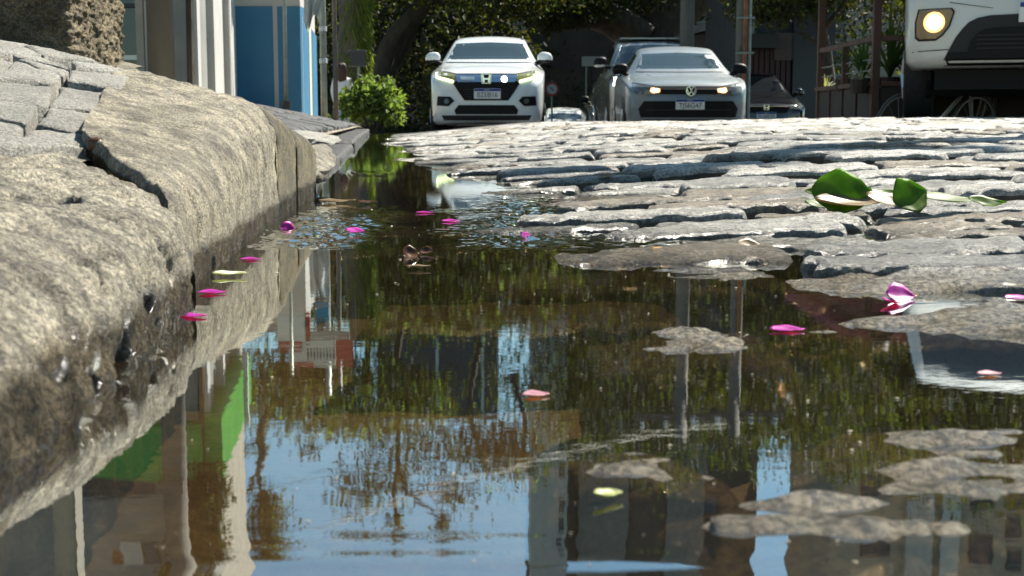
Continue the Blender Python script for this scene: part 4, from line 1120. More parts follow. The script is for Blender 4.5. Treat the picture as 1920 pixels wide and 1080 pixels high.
for sg in (-1, 1): vw.decal('hood_crease', [(sg * .50, .985), (sg * .515, .985), (sg * .36, .84), (sg * .345, .84)][::sg], M_pgrey, off=.004)
vw.decal('lower_grille', [(-.62, .585), (.62, .585), (.69, .48), (.66, .36), (-.66, .36), (-.69, .48)], M_blackp, off=.012)
vw.decal('grille_slat', [(-.6, .47), (.6, .47), (.6, .455), (-.6, .455)], M_greyp, off=.02)
vw.decal('bumper_lip', [(-.62, .33), (.62, .33), (.6, .25), (-.6, .25)], M_greyp, off=.012)
vw.emblem_v(.03, .725, .072)
vw.plate(.02, .54, 'TJS6G47')
vw.mirrors(1.35, .885, 1.075, M_blackp)
vw.side_glass([[(1.6, 1.0), (1.95, 1.3), (2.5, 1.39), (2.5, 1.0)], [(2.58, 1.0), (2.58, 1.39), (3.2, 1.38), (3.6, 1.1), (3.5, 1.0)]])
vw.wheels((.8, 3.3), .765, r=.31)
MB().tube([(0, 3.3, 1.46), (0, 3.5, 1.66)], .006, 6).build('antenna', M_blackp, vw.t)

# ---- grey pickup behind it
g = float(road_h(2.9, 23))
pk = Car('grey_pickup', 'tall dark grey pickup with a pale roof waiting behind the silver hatchback', (2.66, 23.0, g),
    [(0, 1.02, .02, .56, .66, .84, .62, .38), (.05, 1.09, .03, .66, .78, .88, .74, .33), (.14, 1.14, .04, .74, .86, .92, .82, .30), (.3, 1.17, .05, .80, .92, .98, .88, .28), (.7, 1.20, .05, .81, .93, 1.0, .9, .28),
     (1.2, 1.24, .05, .80, .935, 1.04, .9, .28), (1.4, 1.30, .05, .77, .935, 1.08, .9, .28), (2.05, 1.72, .045, .66, .935, 1.12, .9, .28), (2.5, 1.80, .045, .65, .935, 1.12, .9, .28), (3.3, 1.79, .045, .65, .93, 1.12, .9, .28),
     (3.6, 1.6, .05, .66, .93, 1.12, .9, .3), (3.75, 1.15, .03, .8, .93, 1.05, .9, .35), (5.1, 1.14, .03, .8, .92, 1.04, .89, .4), (5.25, 1.05, .04, .7, .85, .9, .8, .5)], M_pgrey, cat='pickup')
pk.t.scale = (1.04, 1.04, 1.06)
pk.decal('windscreen', [(-.62, 1.66), (0, 1.69), (.62, 1.66), (.74, 1.32), (0, 1.30), (-.74, 1.32)], M_glassw, step=.09)
for sg in (-1, 1): MB().tube([(sg * x, pk.fy(sg * x, z) - .01, z) for x, z in ((.60, 1.66), (.64, 1.55), (.70, 1.42), (.75, 1.32))], .014, 8).build('pillar_trim', M_chrome, pk.t)
pk.decal('grille', [(-.45, 1.05), (.45, 1.05), (.42, .72), (-.42, .72)], M_blackp, off=.012)
pk.decal('chrome_bar', [(-.44, .92), (.44, .92), (.44, .86), (-.44, .86)], M_chrome, off=.02)
pk.pair('headlight', [(.48, 1.05), (.84, 1.09), (.86, .93), (.52, .88)], M_lens, off=.012)
pk.pair('running_light', [(.79, 1.07), (.845, 1.08), (.87, .93), (.72, .895), (.72, .925), (.81, .945)], E_white, off=.022)
pk.decal('bumper', [(-.8, .66), (.8, .66), (.8, .46), (-.8, .46)], M_greyp, off=.014)
pk.pair('fog_lamp', [(.64 + .055 * math.cos(a), .56 + .055 * math.sin(a)) for a in np.linspace(0, 2 * math.pi, 13)[:-1]], M_lens, off=.022)
pk.mirrors(1.6, .99, 1.36, M_blackp, sz=(.12, .08, .10), low=M_platew)
pk.side_glass([[(1.75, 1.2), (2.1, 1.6), (2.7, 1.7), (2.7, 1.2)], [(2.78, 1.2), (2.78, 1.7), (3.4, 1.66), (3.5, 1.2)]])
pk.wheels((.95, 4.2), .80, r=.38, w=.25)
MB().bbox(-.60, .60, 2.2, 3.4, 1.80, 1.825, .01).build('roof_panel', pm('pale_roof_paint', (.34, .36, .35), .35, coat=1.0), pk.t)
# ---- dark car beside/behind the pickup
g = float(road_h(2.7, 32))
dk = Car('dark_hatchback', 'dark green grey car queueing behind the pickup with a lit lamp', (2.68, 31.5, g), hatch_st(roof=1.56, hood=1.05), M_pdark)
dk.decal('windscreen', [(-.54, 1.43), (.54, 1.43), (.68, 1.14), (-.68, 1.14)], M_glassw, step=.1)
dk.decal('upper_grille', [(-.42, .76), (.42, .76), (.40, .66), (-.40, .66)], M_blackp, off=.012)
dk.pair('headlight', [(.42, .78), (.76, .84), (.77, .74), (.45, .67)], M_lens, off=.013)
dk.pair('lamp_and_glint', [(.62, .80), (.74, .82), (.75, .76), (.63, .73)], E_white, off=.024)
dk.decal('lower_grille', [(-.5, .5), (.5, .5), (.55, .36), (-.55, .36)], M_blackp, off=.012)
dk.mirrors(1.35, .90, 1.13, M_blackp); dk.wheels((.8, 3.3), .765, r=.31)
dk.side_glass([[(1.6, 1.06), (1.95, 1.36), (2.5, 1.47), (2.5, 1.06)], [(2.58, 1.06), (2.58, 1.47), (3.2, 1.46), (3.6, 1.14), (3.5, 1.06)]])
# ---- black parked hatchback on the right
g = float(road_h(5.2, 27.5)) + .0
bk = Car('black_hatchback', 'glossy black parked car with a chrome grille bar at the right', (P(1437, 200, 27).x, 27.0, g), hatch_st(roof=1.53, hood=1.03), M_pblack, rz=-.02)
bk.decal('windscreen', [(-.54, 1.40), (0, 1.42), (.54, 1.40), (.68, 1.11), (0, 1.10), (-.68, 1.11)], M_dglass, step=.09)
bk.decal('upper_grille', [(-.45, .80), (.45, .80), (.42, .66), (-.42, .66)], M_blackp, off=.012)
bk.decal('chrome_bar', [(-.46, .785), (.46, .785), (.46, .755), (-.46, .755)], M_chrome, off=.022)
bk.pair('headlight', [(.46, .80), (.62, .845), (.77, .86), (.78, .78), (.62, .72), (.48, .73)], M_lens, off=.013)
bk.decal('lower_grille', [(-.5, .5), (.5, .5), (.55, .36), (-.55, .36)], M_greyp, off=.012)
bk.pair('fog_lamp', [(.68 + .04 * math.cos(a), .56 + .04 * math.sin(a)) for a in np.linspace(0, 2 * math.pi, 13)[:-1]], M_lens, off=.02)
bk.emblem_h(0, .765, .13, .105); bk.plate(0, .60, 'FLA8E29')
bk.mirrors(1.35, .90, 1.10, M_pblack); bk.wheels((.8, 3.3), .765, r=.31)
bk.side_glass([[(1.6, 1.05), (1.95, 1.34), (2.5, 1.45), (2.5, 1.05)], [(2.58, 1.05), (2.58, 1.45), (3.2, 1.44), (3.6, 1.12), (3.5, 1.05)]])
rail(bk, .52, 2.1, 3.4)
# ---- white cars far down the hill
for i, (px, Y, lab) in enumerate(((1062, 44, 'small white car far down the hill, half hidden by the dark car'), (1046, 56, 'farthest white car, just left of the other one down the hill'))):
    xw_ = P(px, 200, Y).x; g = float(road_h(xw_, Y + 1)) - .05
    fc = Car('white_car', lab, (xw_, Y, g), hatch_st(), M_pwhite, group='white cars down the hill')
    fc.decal('windscreen', [(-.53, 1.34), (.53, 1.34), (.67, 1.06), (-.67, 1.06)], M_glassw, step=.1)
    fc.decal('lower_grille', [(-.5, .6), (.5, .6), (.55, .4), (-.55, .4)], M_blackp, off=.012)
    fc.pair('headlight', [(.42, .78), (.76, .84), (.77, .74), (.45, .67)], M_lens, off=.013)
    fc.mirrors(1.35, .90, 1.08, M_pwhite); fc.wheels((.8, 3.3), .765, r=.31)

# ---- big white van at the right edge
YV = 9.8
SV = FPX / YV
xv = P(1955, 120, YV).x; g = float(road_h(xv - .6, YV + .7))
van = Car('white_van', 'tall white van with one lit round headlamp at the right edge', (xv, YV, g),
    [(0, 1.02, .02, .60, .72, .78, .70, .42), (.05, 1.10, .03, .72, .84, .80, .82, .40), (.13, 1.17, .04, .80, .915, .84, .90, .385), (.26, 1.22, .05, .86, .965, .9, .955, .38), (.5, 1.27, .05, .87, .985, 1.0, .97, .38),
     (.8, 1.33, .05, .87, .99, 1.1, .97, .36), (.95, 1.40, .05, .86, .99, 1.15, .97, .36), (1.55, 2.02, .05, .80, .99, 1.25, .97, .36), (1.95, 2.14, .06, .79, .99, 1.3, .97, .36), (4.6, 2.16, .06, .79, .985, 1.3, .97, .36), (5.0, 2.08, .06, .78, .97, 1.25, .95, .4), (5.1, 1.8, .06, .74, .9, 1.2, .9, .5)], M_vanw, rz=-.30, cat='van')
z0 = HC - g
def vp(l): return [((zx / 4.5 + 1500 - 1955) / SV, z0 + (227 - zy / 4.5) / SV) for zx, zy in l]
def vmir(l): return [(-x, z) for x, z in l[::-1]]
hl = vp([(1050, 82), (1300, 82), (1322, 108), (1290, 220), (1240, 290), (1190, 328), (1060, 328), (1032, 300), (1028, 180)])
for q in (hl, vmir(hl)):
    van.decal('headlamp_bezel', [(x * 1.0 + (x - (-.77 if x < 0 else .77)) * .10, z + (z - .735) * .10) for x, z in q], M_blackp, off=.008)
    van.decal('headlamp', q, pm('headlamp_reflector', (.22, .15, .09), .25, .5), off=.016)
cx_, cz_ = vp([(1172, 190)])[0]
for sg in (1, -1):
    van.decal('lamp_and_glint', [(sg * (cx_ + .080 * math.cos(a) * .95), cz_ + .076 * math.sin(a)) for a in np.linspace(0, 2 * math.pi, 21)[:-1]], E_warm, off=.024)
    van.decal('lamp_core', [(sg * (cx_ + .050 * math.cos(a)), cz_ + .050 * math.sin(a)) for a in np.linspace(0, 2 * math.pi, 21)[:-1]], E_warmc, off=.034)
lh = vp([(1235, 585), (1262, 500), (1310, 400), (1350, 320), (1400, 250), (1450, 195), (1520, 160), (1620, 142), (1830, 135)])
van.decal('grille_surround', lh + vmir(lh), M_greyp, off=.012)
lh = vp([(1262, 580), (1290, 445), (1450, 445), (1470, 360), (1520, 290), (1570, 258), (1650, 245), (1830, 240)])
van.decal('grille', lh + vmir(lh), M_blackp, off=.024)
for k in range(4):
    lh = vp([(1520, 300 + k * 36), (1520, 312 + k * 36)])
    van.decal('grille_slat', [(lh[0][0], lh[0][1]), (lh[1][0], lh[1][1]), (-lh[1][0], lh[1][1]), (-lh[0][0], lh[0][1])], M_greyp, off=.034)
lh = vp([(1270, 630), (1275, 588)])
van.decal('valance', lh + vmir(lh), M_vanw, off=.03)
lh = vp([(1038, 640), (1030, 608), (1262, 610), (1262, 632)])
for q in (lh, vmir(lh)): van.decal('bumper_lip', q, M_greyp, off=.014)
lh = vp([(1000, 436), (1300, 424), (1296, 416), (1000, 428)])
for q in (lh, vmir(lh)): van.decal('bumper_seam', q, M_greyp, off=.004)
lh = vp([(1290, 30), (1400, 48), (1640, 84), (1640, 80), (1400, 42), (1290, 24)])
for q in (lh, vmir(lh)): van.decal('hood_seam', q, M_greyp, off=.004)
van.decal('windscreen', [(-.72, 1.96), (0, 1.98), (.72, 1.96), (.80, 1.44), (0, 1.43), (-.80, 1.44)], M_glassw, step=.09)
van.decal('upper_grille', [(-.5, 1.13), (.5, 1.13), (.48, 1.02), (-.48, 1.02)], M_blackp, off=.014)
van.plate(.02, z0 + (227 - 27) / SV, '')
van.mirrors(1.25, 1.10, 1.52, M_blackp, sz=(.11, .09, .17))
van.side_glass([[(1.3, 1.35), (1.7, 1.9), (2.3, 1.95), (2.3, 1.35)]])
van.wheels((.95, 4.2), .865, r=.36, w=.24)
MB().box(-.75, .75, .4, 4.6, .22, .37).build('underbody', M_blackp, van.t)

# ================================================================== TREES AND PLANTS
M_bark = pm('bark', (.045, .033, .024), .85, col2=(.085, .064, .046), scale=7, bump=.02, bscale=14, stretch=(1, 1, .35))
M_barkm = pm('mossy_bark', (.075, .062, .042), .9, col2=(.15, .125, .09), scale=6, bump=.015, bscale=16, stretch=(1, 1, .4))
L_dark = leaf_mat('leaf_dark', (.012, .017, .007), (.032, .042, .013), .3)
L_mid = leaf_mat('leaf_mid', (.034, .050, .010), (.095, .115, .024), .42)
L_light = leaf_mat('leaf_light', (.11, .17, .045), (.21, .28, .09), .45)
L_olive = leaf_mat('leaf_olive', (.030, .030, .009), (.075, .066, .018), .35)
L_moss = leaf_mat('moss_strands', (.12, .16, .03), (.26, .30, .07), .5)
def leaf_arrays(c, size, rng, droop=0.3, aspect=.45, var=.5, dirs=None):
    N = len(c)
    d = rng.normal(size=(N, 3)) if dirs is None else dirs + .35 * rng.normal(size=(N, 3))
    d[:, 2] -= droop; d /= np.linalg.norm(d, axis=1)[:, None]
    s = np.cross(d, rng.normal(size=(N, 3))); s /= np.linalg.norm(s, axis=1)[:, None]
    nrm = np.cross(d, s)
    L = size * (1 + var * (rng.random(N) - .5) * 2)[:, None]
    v = np.stack([c, c + d * L * .5 + s * L * aspect * .5 + nrm * L * .08, c + d * L, c + d * L * .5 - s * L * aspect * .5 + nrm * L * .08], 1).reshape(-1, 3)
    f = (np.arange(N)[:, None] * 4 + np.arange(4)[None]).tolist()
    return v, f
def clump_points(center, radii, n, nclump, rng, spread=.16, hollow=.3, bottom=None):
    p = rng.normal(size=(nclump, 3)); p /= np.linalg.norm(p, axis=1)[:, None]
    r = (hollow + (1 - hollow) * rng.random(nclump)) ** .6
    cc = p * r[:, None]
    idx = rng.integers(0, nclump, n)
    sz = spread * (.5 + rng.random(nclump))
    q = cc[idx] + rng.normal(size=(n, 3)) * sz[idx][:, None] * np.array([1, 1, .7])
    return q * np.array(radii) + np.array(center)
def leafmesh(name, pts_list, size, mats, parent, rng, loc, droop=.3, aspect=.45, weights=None):
    c = np.concatenate(pts_list); v, f = leaf_arrays(c, size, rng, droop, aspect)
    idx = rng.choice(len(mats), len(c), p=weights)
    return mk(name, v - np.array(loc), f, None, parent, False, mats=mats, idx=idx)
def rough_tube(pts, rad, n, seed, amp=.12):
    """Knobbly trunk: resampled spline with noisy radius."""
    pts = np.array(pts, float); t = np.linspace(0, 1, len(pts)); q = np.linspace(0, 1, len(pts) * 6)
    pp_ = np.stack([pchip(t, pts[:, k], q) for k in range(3)], 1); rr = np.interp(q, t, rad)
    m = MB().tube([tuple(p) for p in pp_], list(rr), n)
    v = np.array(m.v); ctr = np.repeat(pp_, n, 0)
    d = v - ctr; k = 1 + amp * fbm(v[:, 0] * 3 + seed, v[:, 1] * 3, v[:, 2] * 1.2, 3)
    m.v = [tuple(x) for x in ctr + d * k[:, None]]
    return m
def tree(name, label, base, trunks, crowns, size, mats, weights, seed, bark=M_bark, group=None, droop=.3, extra=()):
    """trunks: list of (points, radii) in world space; crowns: (center, radii, leaves, clumps, spread)."""
    rng = np.random.default_rng(seed)
    t = thing(name, base, label, 'tree', group)
    L = Vector(base)
    for i, (pts, rad) in enumerate(trunks):
        rough_tube([tuple(Vector(p) - L) for p in pts], rad, 12 if rad[0] > .12 else 6, seed + i).build('trunk' if i == 0 else 'limb', bark, t, True)
    if crowns:
        pl = [clump_points(c, r, n, k, rng, sp) for c, r, n, k, sp in crowns] + [np.array(e) for e in extra]
        leafmesh('crown', pl, size, mats, t, rng, base, droop, .45, weights)
    return t
def gz(x, y): return float(road_h(x, y)) - .1
def along_path(path, n, sd, rng):
    path = np.array(path); t = rng.random(n) * (len(path) - 1); i = np.minimum(t.astype(int), len(path) - 2)
    return path[i] + (path[i + 1] - path[i]) * (t - i)[:, None] + rng.normal(size=(n, 3)) * sd
rg = np.random.default_rng(99)

# T1: mossy trunk on the left pavement
Y1 = 33
b1 = (P(660, 220, Y1).x, Y1, -.6)
tr1 = [([P(655, 235, Y1), P(657, 140, Y1), P(660, 60, Y1), P(664, -40, Y1), P(672, -190, Y1)], [.46, .38, .37, .38, .34])]
hang = [[tuple(R(x, y, Y1)) for x, y in pl] for pl in ([(612, 560), (597, 700), (562, 742), (524, 752), (500, 780), (488, 820), (492, 855), (482, 890), (494, 925)],
        [(482, 890), (460, 922), (430, 935)], [(494, 915), (504, 945), (510, 985), (512, 1030)], [(562, 745), (566, 775), (572, 800)])]
for k, pl in enumerate(hang):
    n_ = len(pl); tr1.append((pl, list(np.linspace(.20 if k == 0 else .07, .06 if k == 0 else .035, n_))))
ex = [along_path([tuple(R(x, y, Y1)) for x, y in pl], n_, sd, rg) for pl, n_, sd in (([(500, 940), (505, 1045)], 900, .28), ([(440, 1000), (500, 1030)], 700, .25), ([(488, 925), (512, 960)], 220, .15), ([(520, 700), (640, 720)], 900, .35), ([(470, 770), (560, 790)], 200, .25), ([(470, 830), (480, 850)], 60, .15))]
t1 = tree('mossy_tree', 'tall tree with a thick moss covered trunk behind the poles', b1, tr1,
          [((b1[0] - 1.2, Y1, 6.6), (2.6, 2.5, 1.1), 5000, 60, .2), ((b1[0] + .6, Y1 + 1, 7.2), (2.0, 2.0, .9), 3000, 40, .2)], .17, [L_mid, L_olive, L_light], [.35, .57, .08], 51, M_barkm, extra=ex)
# moss beards on the sunny side of the trunk
rgm = np.random.default_rng(3); n_ = 2600
zz = rgm.random(n_) * 4.6 + 1.0; th = rgm.normal(.3, .75, n_)
mc = np.stack([b1[0] + .39 * np.cos(th), Y1 - .42 * np.abs(np.sin(th)), zz], 1)
mc[:, 0] += np.interp(zz, [0, 2, 5], [.0, .03, .12])
v, f = leaf_arrays(mc, .24, rgm, 2.2, .12, .5, dirs=np.stack([np.cos(th), -np.abs(np.sin(th)), np.zeros(n_)], 1))
mk('moss', v - np.array(b1), f, L_moss, t1)

# T2: several leaning trunks behind the bush
Y2 = 38
b2 = (P(712, 220, Y2).x, Y2, -.8)
tp = lambda l, Y: [P(x, y, Y) for x, y in l]
tr2 = [(tp([(706, 235), (712, 140), (735, 75), (775, 30), (812, -10), (850, -60)], Y2), [.36, .30, .26, .22, .2, .15]),
       (tp([(722, 235), (728, 130), (748, 70), (790, 20), (800, -50)], Y2 + .4), [.26, .22, .2, .17, .12]),
       (tp([(735, 130), (760, 90), (778, 50), (780, -40)], Y2 + .8), [.14, .13, .11, .08]),
       (tp([(712, 140), (690, 60), (680, -60)], Y2), [.16, .14, .1])]
hang2 = [[tuple(R(x, y, Y2 - 1)) for x, y in pl] for pl in ([(760, 560), (742, 700), (745, 800), (748, 880), (770, 930), (805, 955), (830, 990)], [(748, 880), (738, 930), (745, 975)], [(770, 930), (820, 920), (870, 935)], [(900, 640), (880, 760), (900, 850)], [(690, 640), (690, 800)], [(960, 700), (985, 800), (975, 860)])]
for pl in hang2: tr2.append((pl, list(np.linspace(.10, .03, len(pl)))))
ex = [along_path([tuple(R(x, y, Y2 - 1)) for x, y in pl], n_, sd, rg) for pl, n_, sd in (([(640, 905), (760, 900)], 700, .35), ([(640, 940), (700, 930)], 150, .25), ([(700, 850), (900, 860)], 1000, .42), ([(820, 920), (880, 935)], 260, .22), ([(740, 970), (745, 985)], 120, .14), ([(832, 975), (832, 995)], 120, .14), ([(900, 850), (1000, 880)], 900, .35), ([(600, 800), (1000, 815)], 1300, .3), ([(572, 835), (575, 850)], 70, .16), ([(880, 830), (1000, 840)], 700, .3), ([(470, 730), (690, 750)], 900, .4), ([(620, 960), (900, 950)], 120, .5))]
t2 = tree('leaning_tree', 'tree with several dark leaning trunks behind the green bush', b2, tr2,
          [((-3.4, Y2, 5.0), (3.8, 2.6, 1.2), 9000, 90, .14), ((-.6, Y2 + 1, 4.9), (2.6, 2.6, 1.3), 6000, 70, .15), ((-4.6, Y2 - .5, 4.2), (2.4, 2, 1.0), 3000, 40, .18), ((-.4, Y2 - 2, 3.7), (2.4, 1.6, .7), 3000, 45, .18)],
          .17, [L_dark, L_mid, L_light, L_olive], [.36, .22, .06, .36], 61, extra=ex)
# T3: the big fig whose trunk leans behind the pickup
Y3 = 43
b3 = (P(1245, 220, Y3).x, Y3, -1.0)
tr3 = [(tp([(1235, 240), (1225, 120), (1235, 60), (1275, 20), (1320, -20), (1380, -90)], Y3), [1.1, .85, .8, .62, .5, .35]),
       (tp([(1225, 110), (1180, 50), (1110, 20), (1040, 0), (980, -40)], Y3 + .5), [.8, .72, .6, .42, .3]), (tp([(1230, 90), (1215, 20), (1200, -80)], Y3 + .8), [.6, .5, .36]),
       (tp([(1215, 70), (1150, 30), (1080, 40), (1010, 60)], Y3 - 1.5), [.4, .34, .25, .12])]
t3 = tree('fig_tree', 'huge dark fig tree spreading over the street behind the pickup', b3, tr3,
          [((4.6, Y3, 8.0), (5.2, 4.2, 4.0), 17000, 150, .15), ((2.0, Y3 - 1, 4.6), (3.4, 2.6, 1.4), 6000, 60, .17), ((8.4, Y3 + 1, 8.0), (3.4, 3.4, 3.2), 7000, 70, .17), ((1.2, Y3 - 3, 3.7), (1.6, 1.3, .8), 2200, 40, .18)],
          .19, [L_dark, L_mid, L_olive], [.5, .25, .25], 71)
# T4: feathery tree over the deck on the right
Y4 = 27
b4 = (P(1530, 220, Y4).x, Y4, -.5)
tr4 = [(tp([(1556, 235), (1552, 150), (1545, 80), (1530, 20), (1515, -60)], Y4), [.16, .14, .12, .1, .07]), (tp([(1548, 100), (1510, 65), (1490, 60)], Y4), [.05, .035, .02]), (tp([(1540, 60), (1580, 10), (1610, -60)], Y4), [.06, .05, .03])]
t4 = tree('feathery_tree', 'feathery olive green street tree above the deck on the right', b4, tr4,
          [((5.9, Y4, 3.8), (2.0, 1.8, 1.3), 7500, 70, .2), ((5.15, Y4 - .5, 2.65), (1.15, 1.0, .58), 2600, 34, .22), ((7.45, Y4 - 1, 3.2), (1.5, 1.5, 1.0), 3500, 40, .22), ((6.7, Y4, 6.1), (2.2, 1.9, 1.3), 5000, 50, .2)], .13, [L_olive, L_mid, L_dark], [.5, .3, .2], 81, droop=.9)
# background wall of trees
for i, (x, Y, zc, rx, rz_, n_, lab) in enumerate(((-9.5, 52, 4.6, 4.2, 4.4, 9000, 'dark leafy tree at the left end of the background'), (-3.5, 53, 3.6, 4.6, 3.8, 9000, 'dark leafy tree behind the leaning trunks'),
        (10.5, 50, 6.0, 4.5, 6.0, 11000, 'dense dark tree behind the right shops'), (17.5, 46, 6.5, 5.0, 6.3, 11000, 'dense dark tree at the far right behind the van'), (13.5, 36, 7.6, 4.0, 3.2, 9000, 'tall crown rising above the deck and the van'))):
    tree('background_tree', lab, (x, Y, -1.2), [([(x, Y, -1.2), (x + .2, Y, zc * .5), (x, Y, zc)], [.3, .24, .12])], [((x, Y, zc), (rx, 3.0, rz_), n_, 110, .16)], .24, [L_dark, L_olive, L_mid], [.6, .25, .15], 200 + i, group='background trees')
# vine on the corner of the green shop (mirrored at the lower left)
pv = R(372, 960, 10.75)
vi = thing('climbing_vine', (pv.x, 10.75, .35), 'dark hanging vine on the corner of the green shop', 'vine')
rgv = np.random.default_rng(17)
pts = [clump_points(tuple(R(x, y, 10.72)), (rx, .22, rz_), n_, 20, rgv, .25) for x, y, rx, rz_, n_ in ((385, 935, .19, .22, 1100), (370, 1010, .2, .24, 1100), (360, 1075, .22, .2, 800))]
leafmesh('foliage', pts, .085, [L_dark, L_olive], vi, rgv, (pv.x, 10.75, .35), weights=[.75, .25])
MB().tube([(0.02, .1, 0), (.03, .12, 1.5), (0, .1, 3.1), (.02, .05, 3.9)], [.03, .028, .022, .012], 7).build('stem', M_bark, vi)

# bright bush beside the pavement
YB = 24
bb = (P(700, 225, YB).x, YB, -.15)
bush = thing('bush', bb, 'bright green leafy bush at the end of the pavement left of the white car', 'bush')
rgb = np.random.default_rng(23)
cpts = []
for x, y, rx, rz_, n_ in ((690, 190, .34, .26, 800), (718, 190, .28, .22, 600), (665, 178, .2, .16, 300), (732, 212, .2, .14, 260), (672, 208, .3, .18, 350), (705, 168, .26, .16, 380), (652, 196, .16, .12, 130), (742, 196, .14, .2, 120), (690, 152, .12, .14, 90), (728, 160, .1, .12, 70)):
    cpts.append(clump_points(tuple(P(x, y, YB)), (rx, .3, rz_), n_, 30, rgb, .3))
leafmesh('foliage', cpts, .115, [L_light, L_mid], bush, rgb, bb, .2, .5, [.75, .25])
for k in range(7):
    a = k * .9
    MB().tube([(0, 0, 0), (.12 * math.cos(a), .12 * math.sin(a), .22), (.3 * math.cos(a), .25 * math.sin(a), .5)], [.016, .013, .006], 6).build('stem', M_bark, bush)
# dark shrubs beyond
for i, (px, Y, zc, rx, rz_, lab) in enumerate(((768, 34, .35, 1.0, .75, 'dark shrub left of the white car'), (1010, 50, .1, 1.4, .9, 'dark shrub far behind right of the white car'), (1150, 52, .6, 3.0, 1.4, 'dark hedge-like shrub behind the pickup'))):
    x = P(px, 200, Y).x; rs = np.random.default_rng(300 + i)
    sh = thing('shrub', (x, Y, -.9 if Y > 30 else -.3), lab, 'shrub')
    leafmesh('foliage', [clump_points((x, Y, zc), (rx, .6, rz_), 1800, 50, rs, .25)], .13, [L_dark, L_olive], sh, rs, tuple(sh.location), weights=[.8, .2])
    MB().tube([(0, 0, 0), (.05, 0, .5), (0, 0, .9)], [.03, .025, .012], 6).build('stem', M_bark, sh)

# ================================================================== DECK, PLANTS, BICYCLES, PERSON
M_wood = pm('deck_wood', (.075, .035, .024), .65, col2=(.13, .065, .042), scale=5, bump=.002, bscale=30, stretch=(1, 1, .2))
M_woodd = pm('deck_panel_wood', (.035, .022, .018), .7, col2=(.055, .034, .027), scale=6, bump=.002, bscale=30)
YK = 14.0
XKc = P(1641, 150, YK).x
deck = thing('wooden_deck', (XKc, YK, .0), 'brown wooden planter deck with posts and rails left of the van', 'deck')
zr, zb_, zf = P(1640, 70, YK).z, P(1640, 156, YK).z, -.15
LX = P(1545, 100, 16.6).x - XKc
def dbx(name, x0, x1, y0, y1, z0, z1, m=M_wood): return MB().bbox(x0, x1, y0, y1, z0, z1, .006).build(name, m, deck)
for (x, y, h_) in ((0, 0, 2.0), (LX * .0 + .0, 2.5, 1.9)): dbx('post', x - .04, x + .04, y - .04, y + .04, zf, h_)
dbx('post', -.035, .035, 1.25, 1.32, zb_ - .02, zr - .01)
for x in (1.1, 2.2, 3.3): dbx('post', x - .04, x + .04, -.04, .04, zf, 2.0)
dbx('rail', -.03, .03, .045, 2.45, zr - .035, zr + .02); dbx('rail', .045, 3.3, -.03, .03, zr - .035, zr + .02)
for z in (.28, .52): dbx('slim_rail', -.008, .008, .05, 2.45, zb_ + z * (zr - zb_), zb_ + z * (zr - zb_) + .014, M_steel)
dbx('ledge', -.06, .05, .05, 2.55, zb_ - .03, zb_ + .02); dbx('ledge', .05, 3.4, -.06, .05, zb_ - .03, zb_ + .02)
for k in range(4): dbx('side_panel', -.02, .02, .06 + k * .61, .06 + k * .61 + .57, zf, zb_ - .035, M_woodd)
for k in range(6): dbx('front_panel', .05 + k * .55, .05 + k * .55 + .51, -.02, .02, zf, zb_ - .035, M_woodd)
for k in range(4): dbx('batten', -.035, -.021, .04 + k * .61, .075 + k * .61, zf, zb_ - .035)
dbx('top_beam', -.05, .05, -.05, 2.6, 2.0, 2.1); dbx('floor', .06, 3.3, .06, 2.5, .0, .06, M_woodd)
cl = MB().prism([(-.35, 2.02), (3.2, 2.35), (3.2, 2.5), (-.35, 2.12)], -.3, 2.6).build('awning', pm('maroon_awning', (.14, .02, .04), .8), deck)
L_strap = leaf_mat('strap_leaf', (.035, .075, .02), (.10, .16, .045), .3); L_strapp = leaf_mat('pale_strap_leaf', (.20, .22, .12), (.34, .34, .2), .3)
def strap_plant(label, base, n, L, w, spread, mat, seed, group):
    r = random.Random(seed); t = thing('strap_leaf_plant', base, label, 'plant', group)
    for k in range(n):
        a = r.uniform(0, 6.283); out = r.uniform(.15, 1) * spread; l_ = L * r.uniform(.6, 1.05); ww = w * r.uniform(.7, 1.2); dr = r.uniform(0, .9) * out
        vs = []; m = 9
        for i in range(m):
            s = i / (m - 1); rad = out * l_ * s ** 1.3; z = l_ * s * math.sqrt(max(.05, 1 - out * out * .5)) - dr * l_ * s ** 3
            hw = 1.5 * ww * (1 - s ** 3) * (.55 + .9 * s * (1 - s)) / 2
            c = Vector((math.cos(a) * rad, math.sin(a) * rad, z)); sd = Vector((-math.sin(a), math.cos(a), 0)) * hw; dp = Vector((math.cos(a), math.sin(a), -.3)) * hw * .4
            vs += [c - sd, c + dp * -1, c + sd]
        fs = []
        for i in range(m - 1):
            for j in (0, 1): fs.append((i * 3 + j, i * 3 + j + 1, i * 3 + 4 + j, i * 3 + 3 + j))
        mk('leaf', vs, fs, mat, t, True)
    MB().lathe([(-.12, .02), (-.12, .09), (.02, .11), (.02, .02)], 12, 'Z').build('pot', M_woodd, t)
    return t
gp = 'strap leaf plants in the deck planter'
for px, py, Y, n, L, w, sp, m, lab in ((1618, 150, 14.6, 20, .62, .035, .75, L_strap, 'green strap leaf plant left of the deck corner post'), (1668, 148, 14.5, 26, .85, .045, .8, L_strap, 'large green strap leaf plant between corner post and van'),
        (1700, 150, 14.6, 18, .75, .045, .9, L_strap, 'green strap leaf plant half hidden by the van'), (1583, 152, 15.4, 14, .5, .03, .8, L_strap, 'small green strap leaf plant at the far end of the deck'),
        (1612, 154, 14.15, 9, .24, .02, 1.0, L_strapp, 'yellowish drooping plant low on the deck ledge'), (1548, 172, 16.8, 9, .36, .025, 1.1, L_strapp, 'pale drooping plant at the outer deck end')):
    strap_plant(lab, P(px, py, Y), n, L, w, sp, m, int(px), gp)
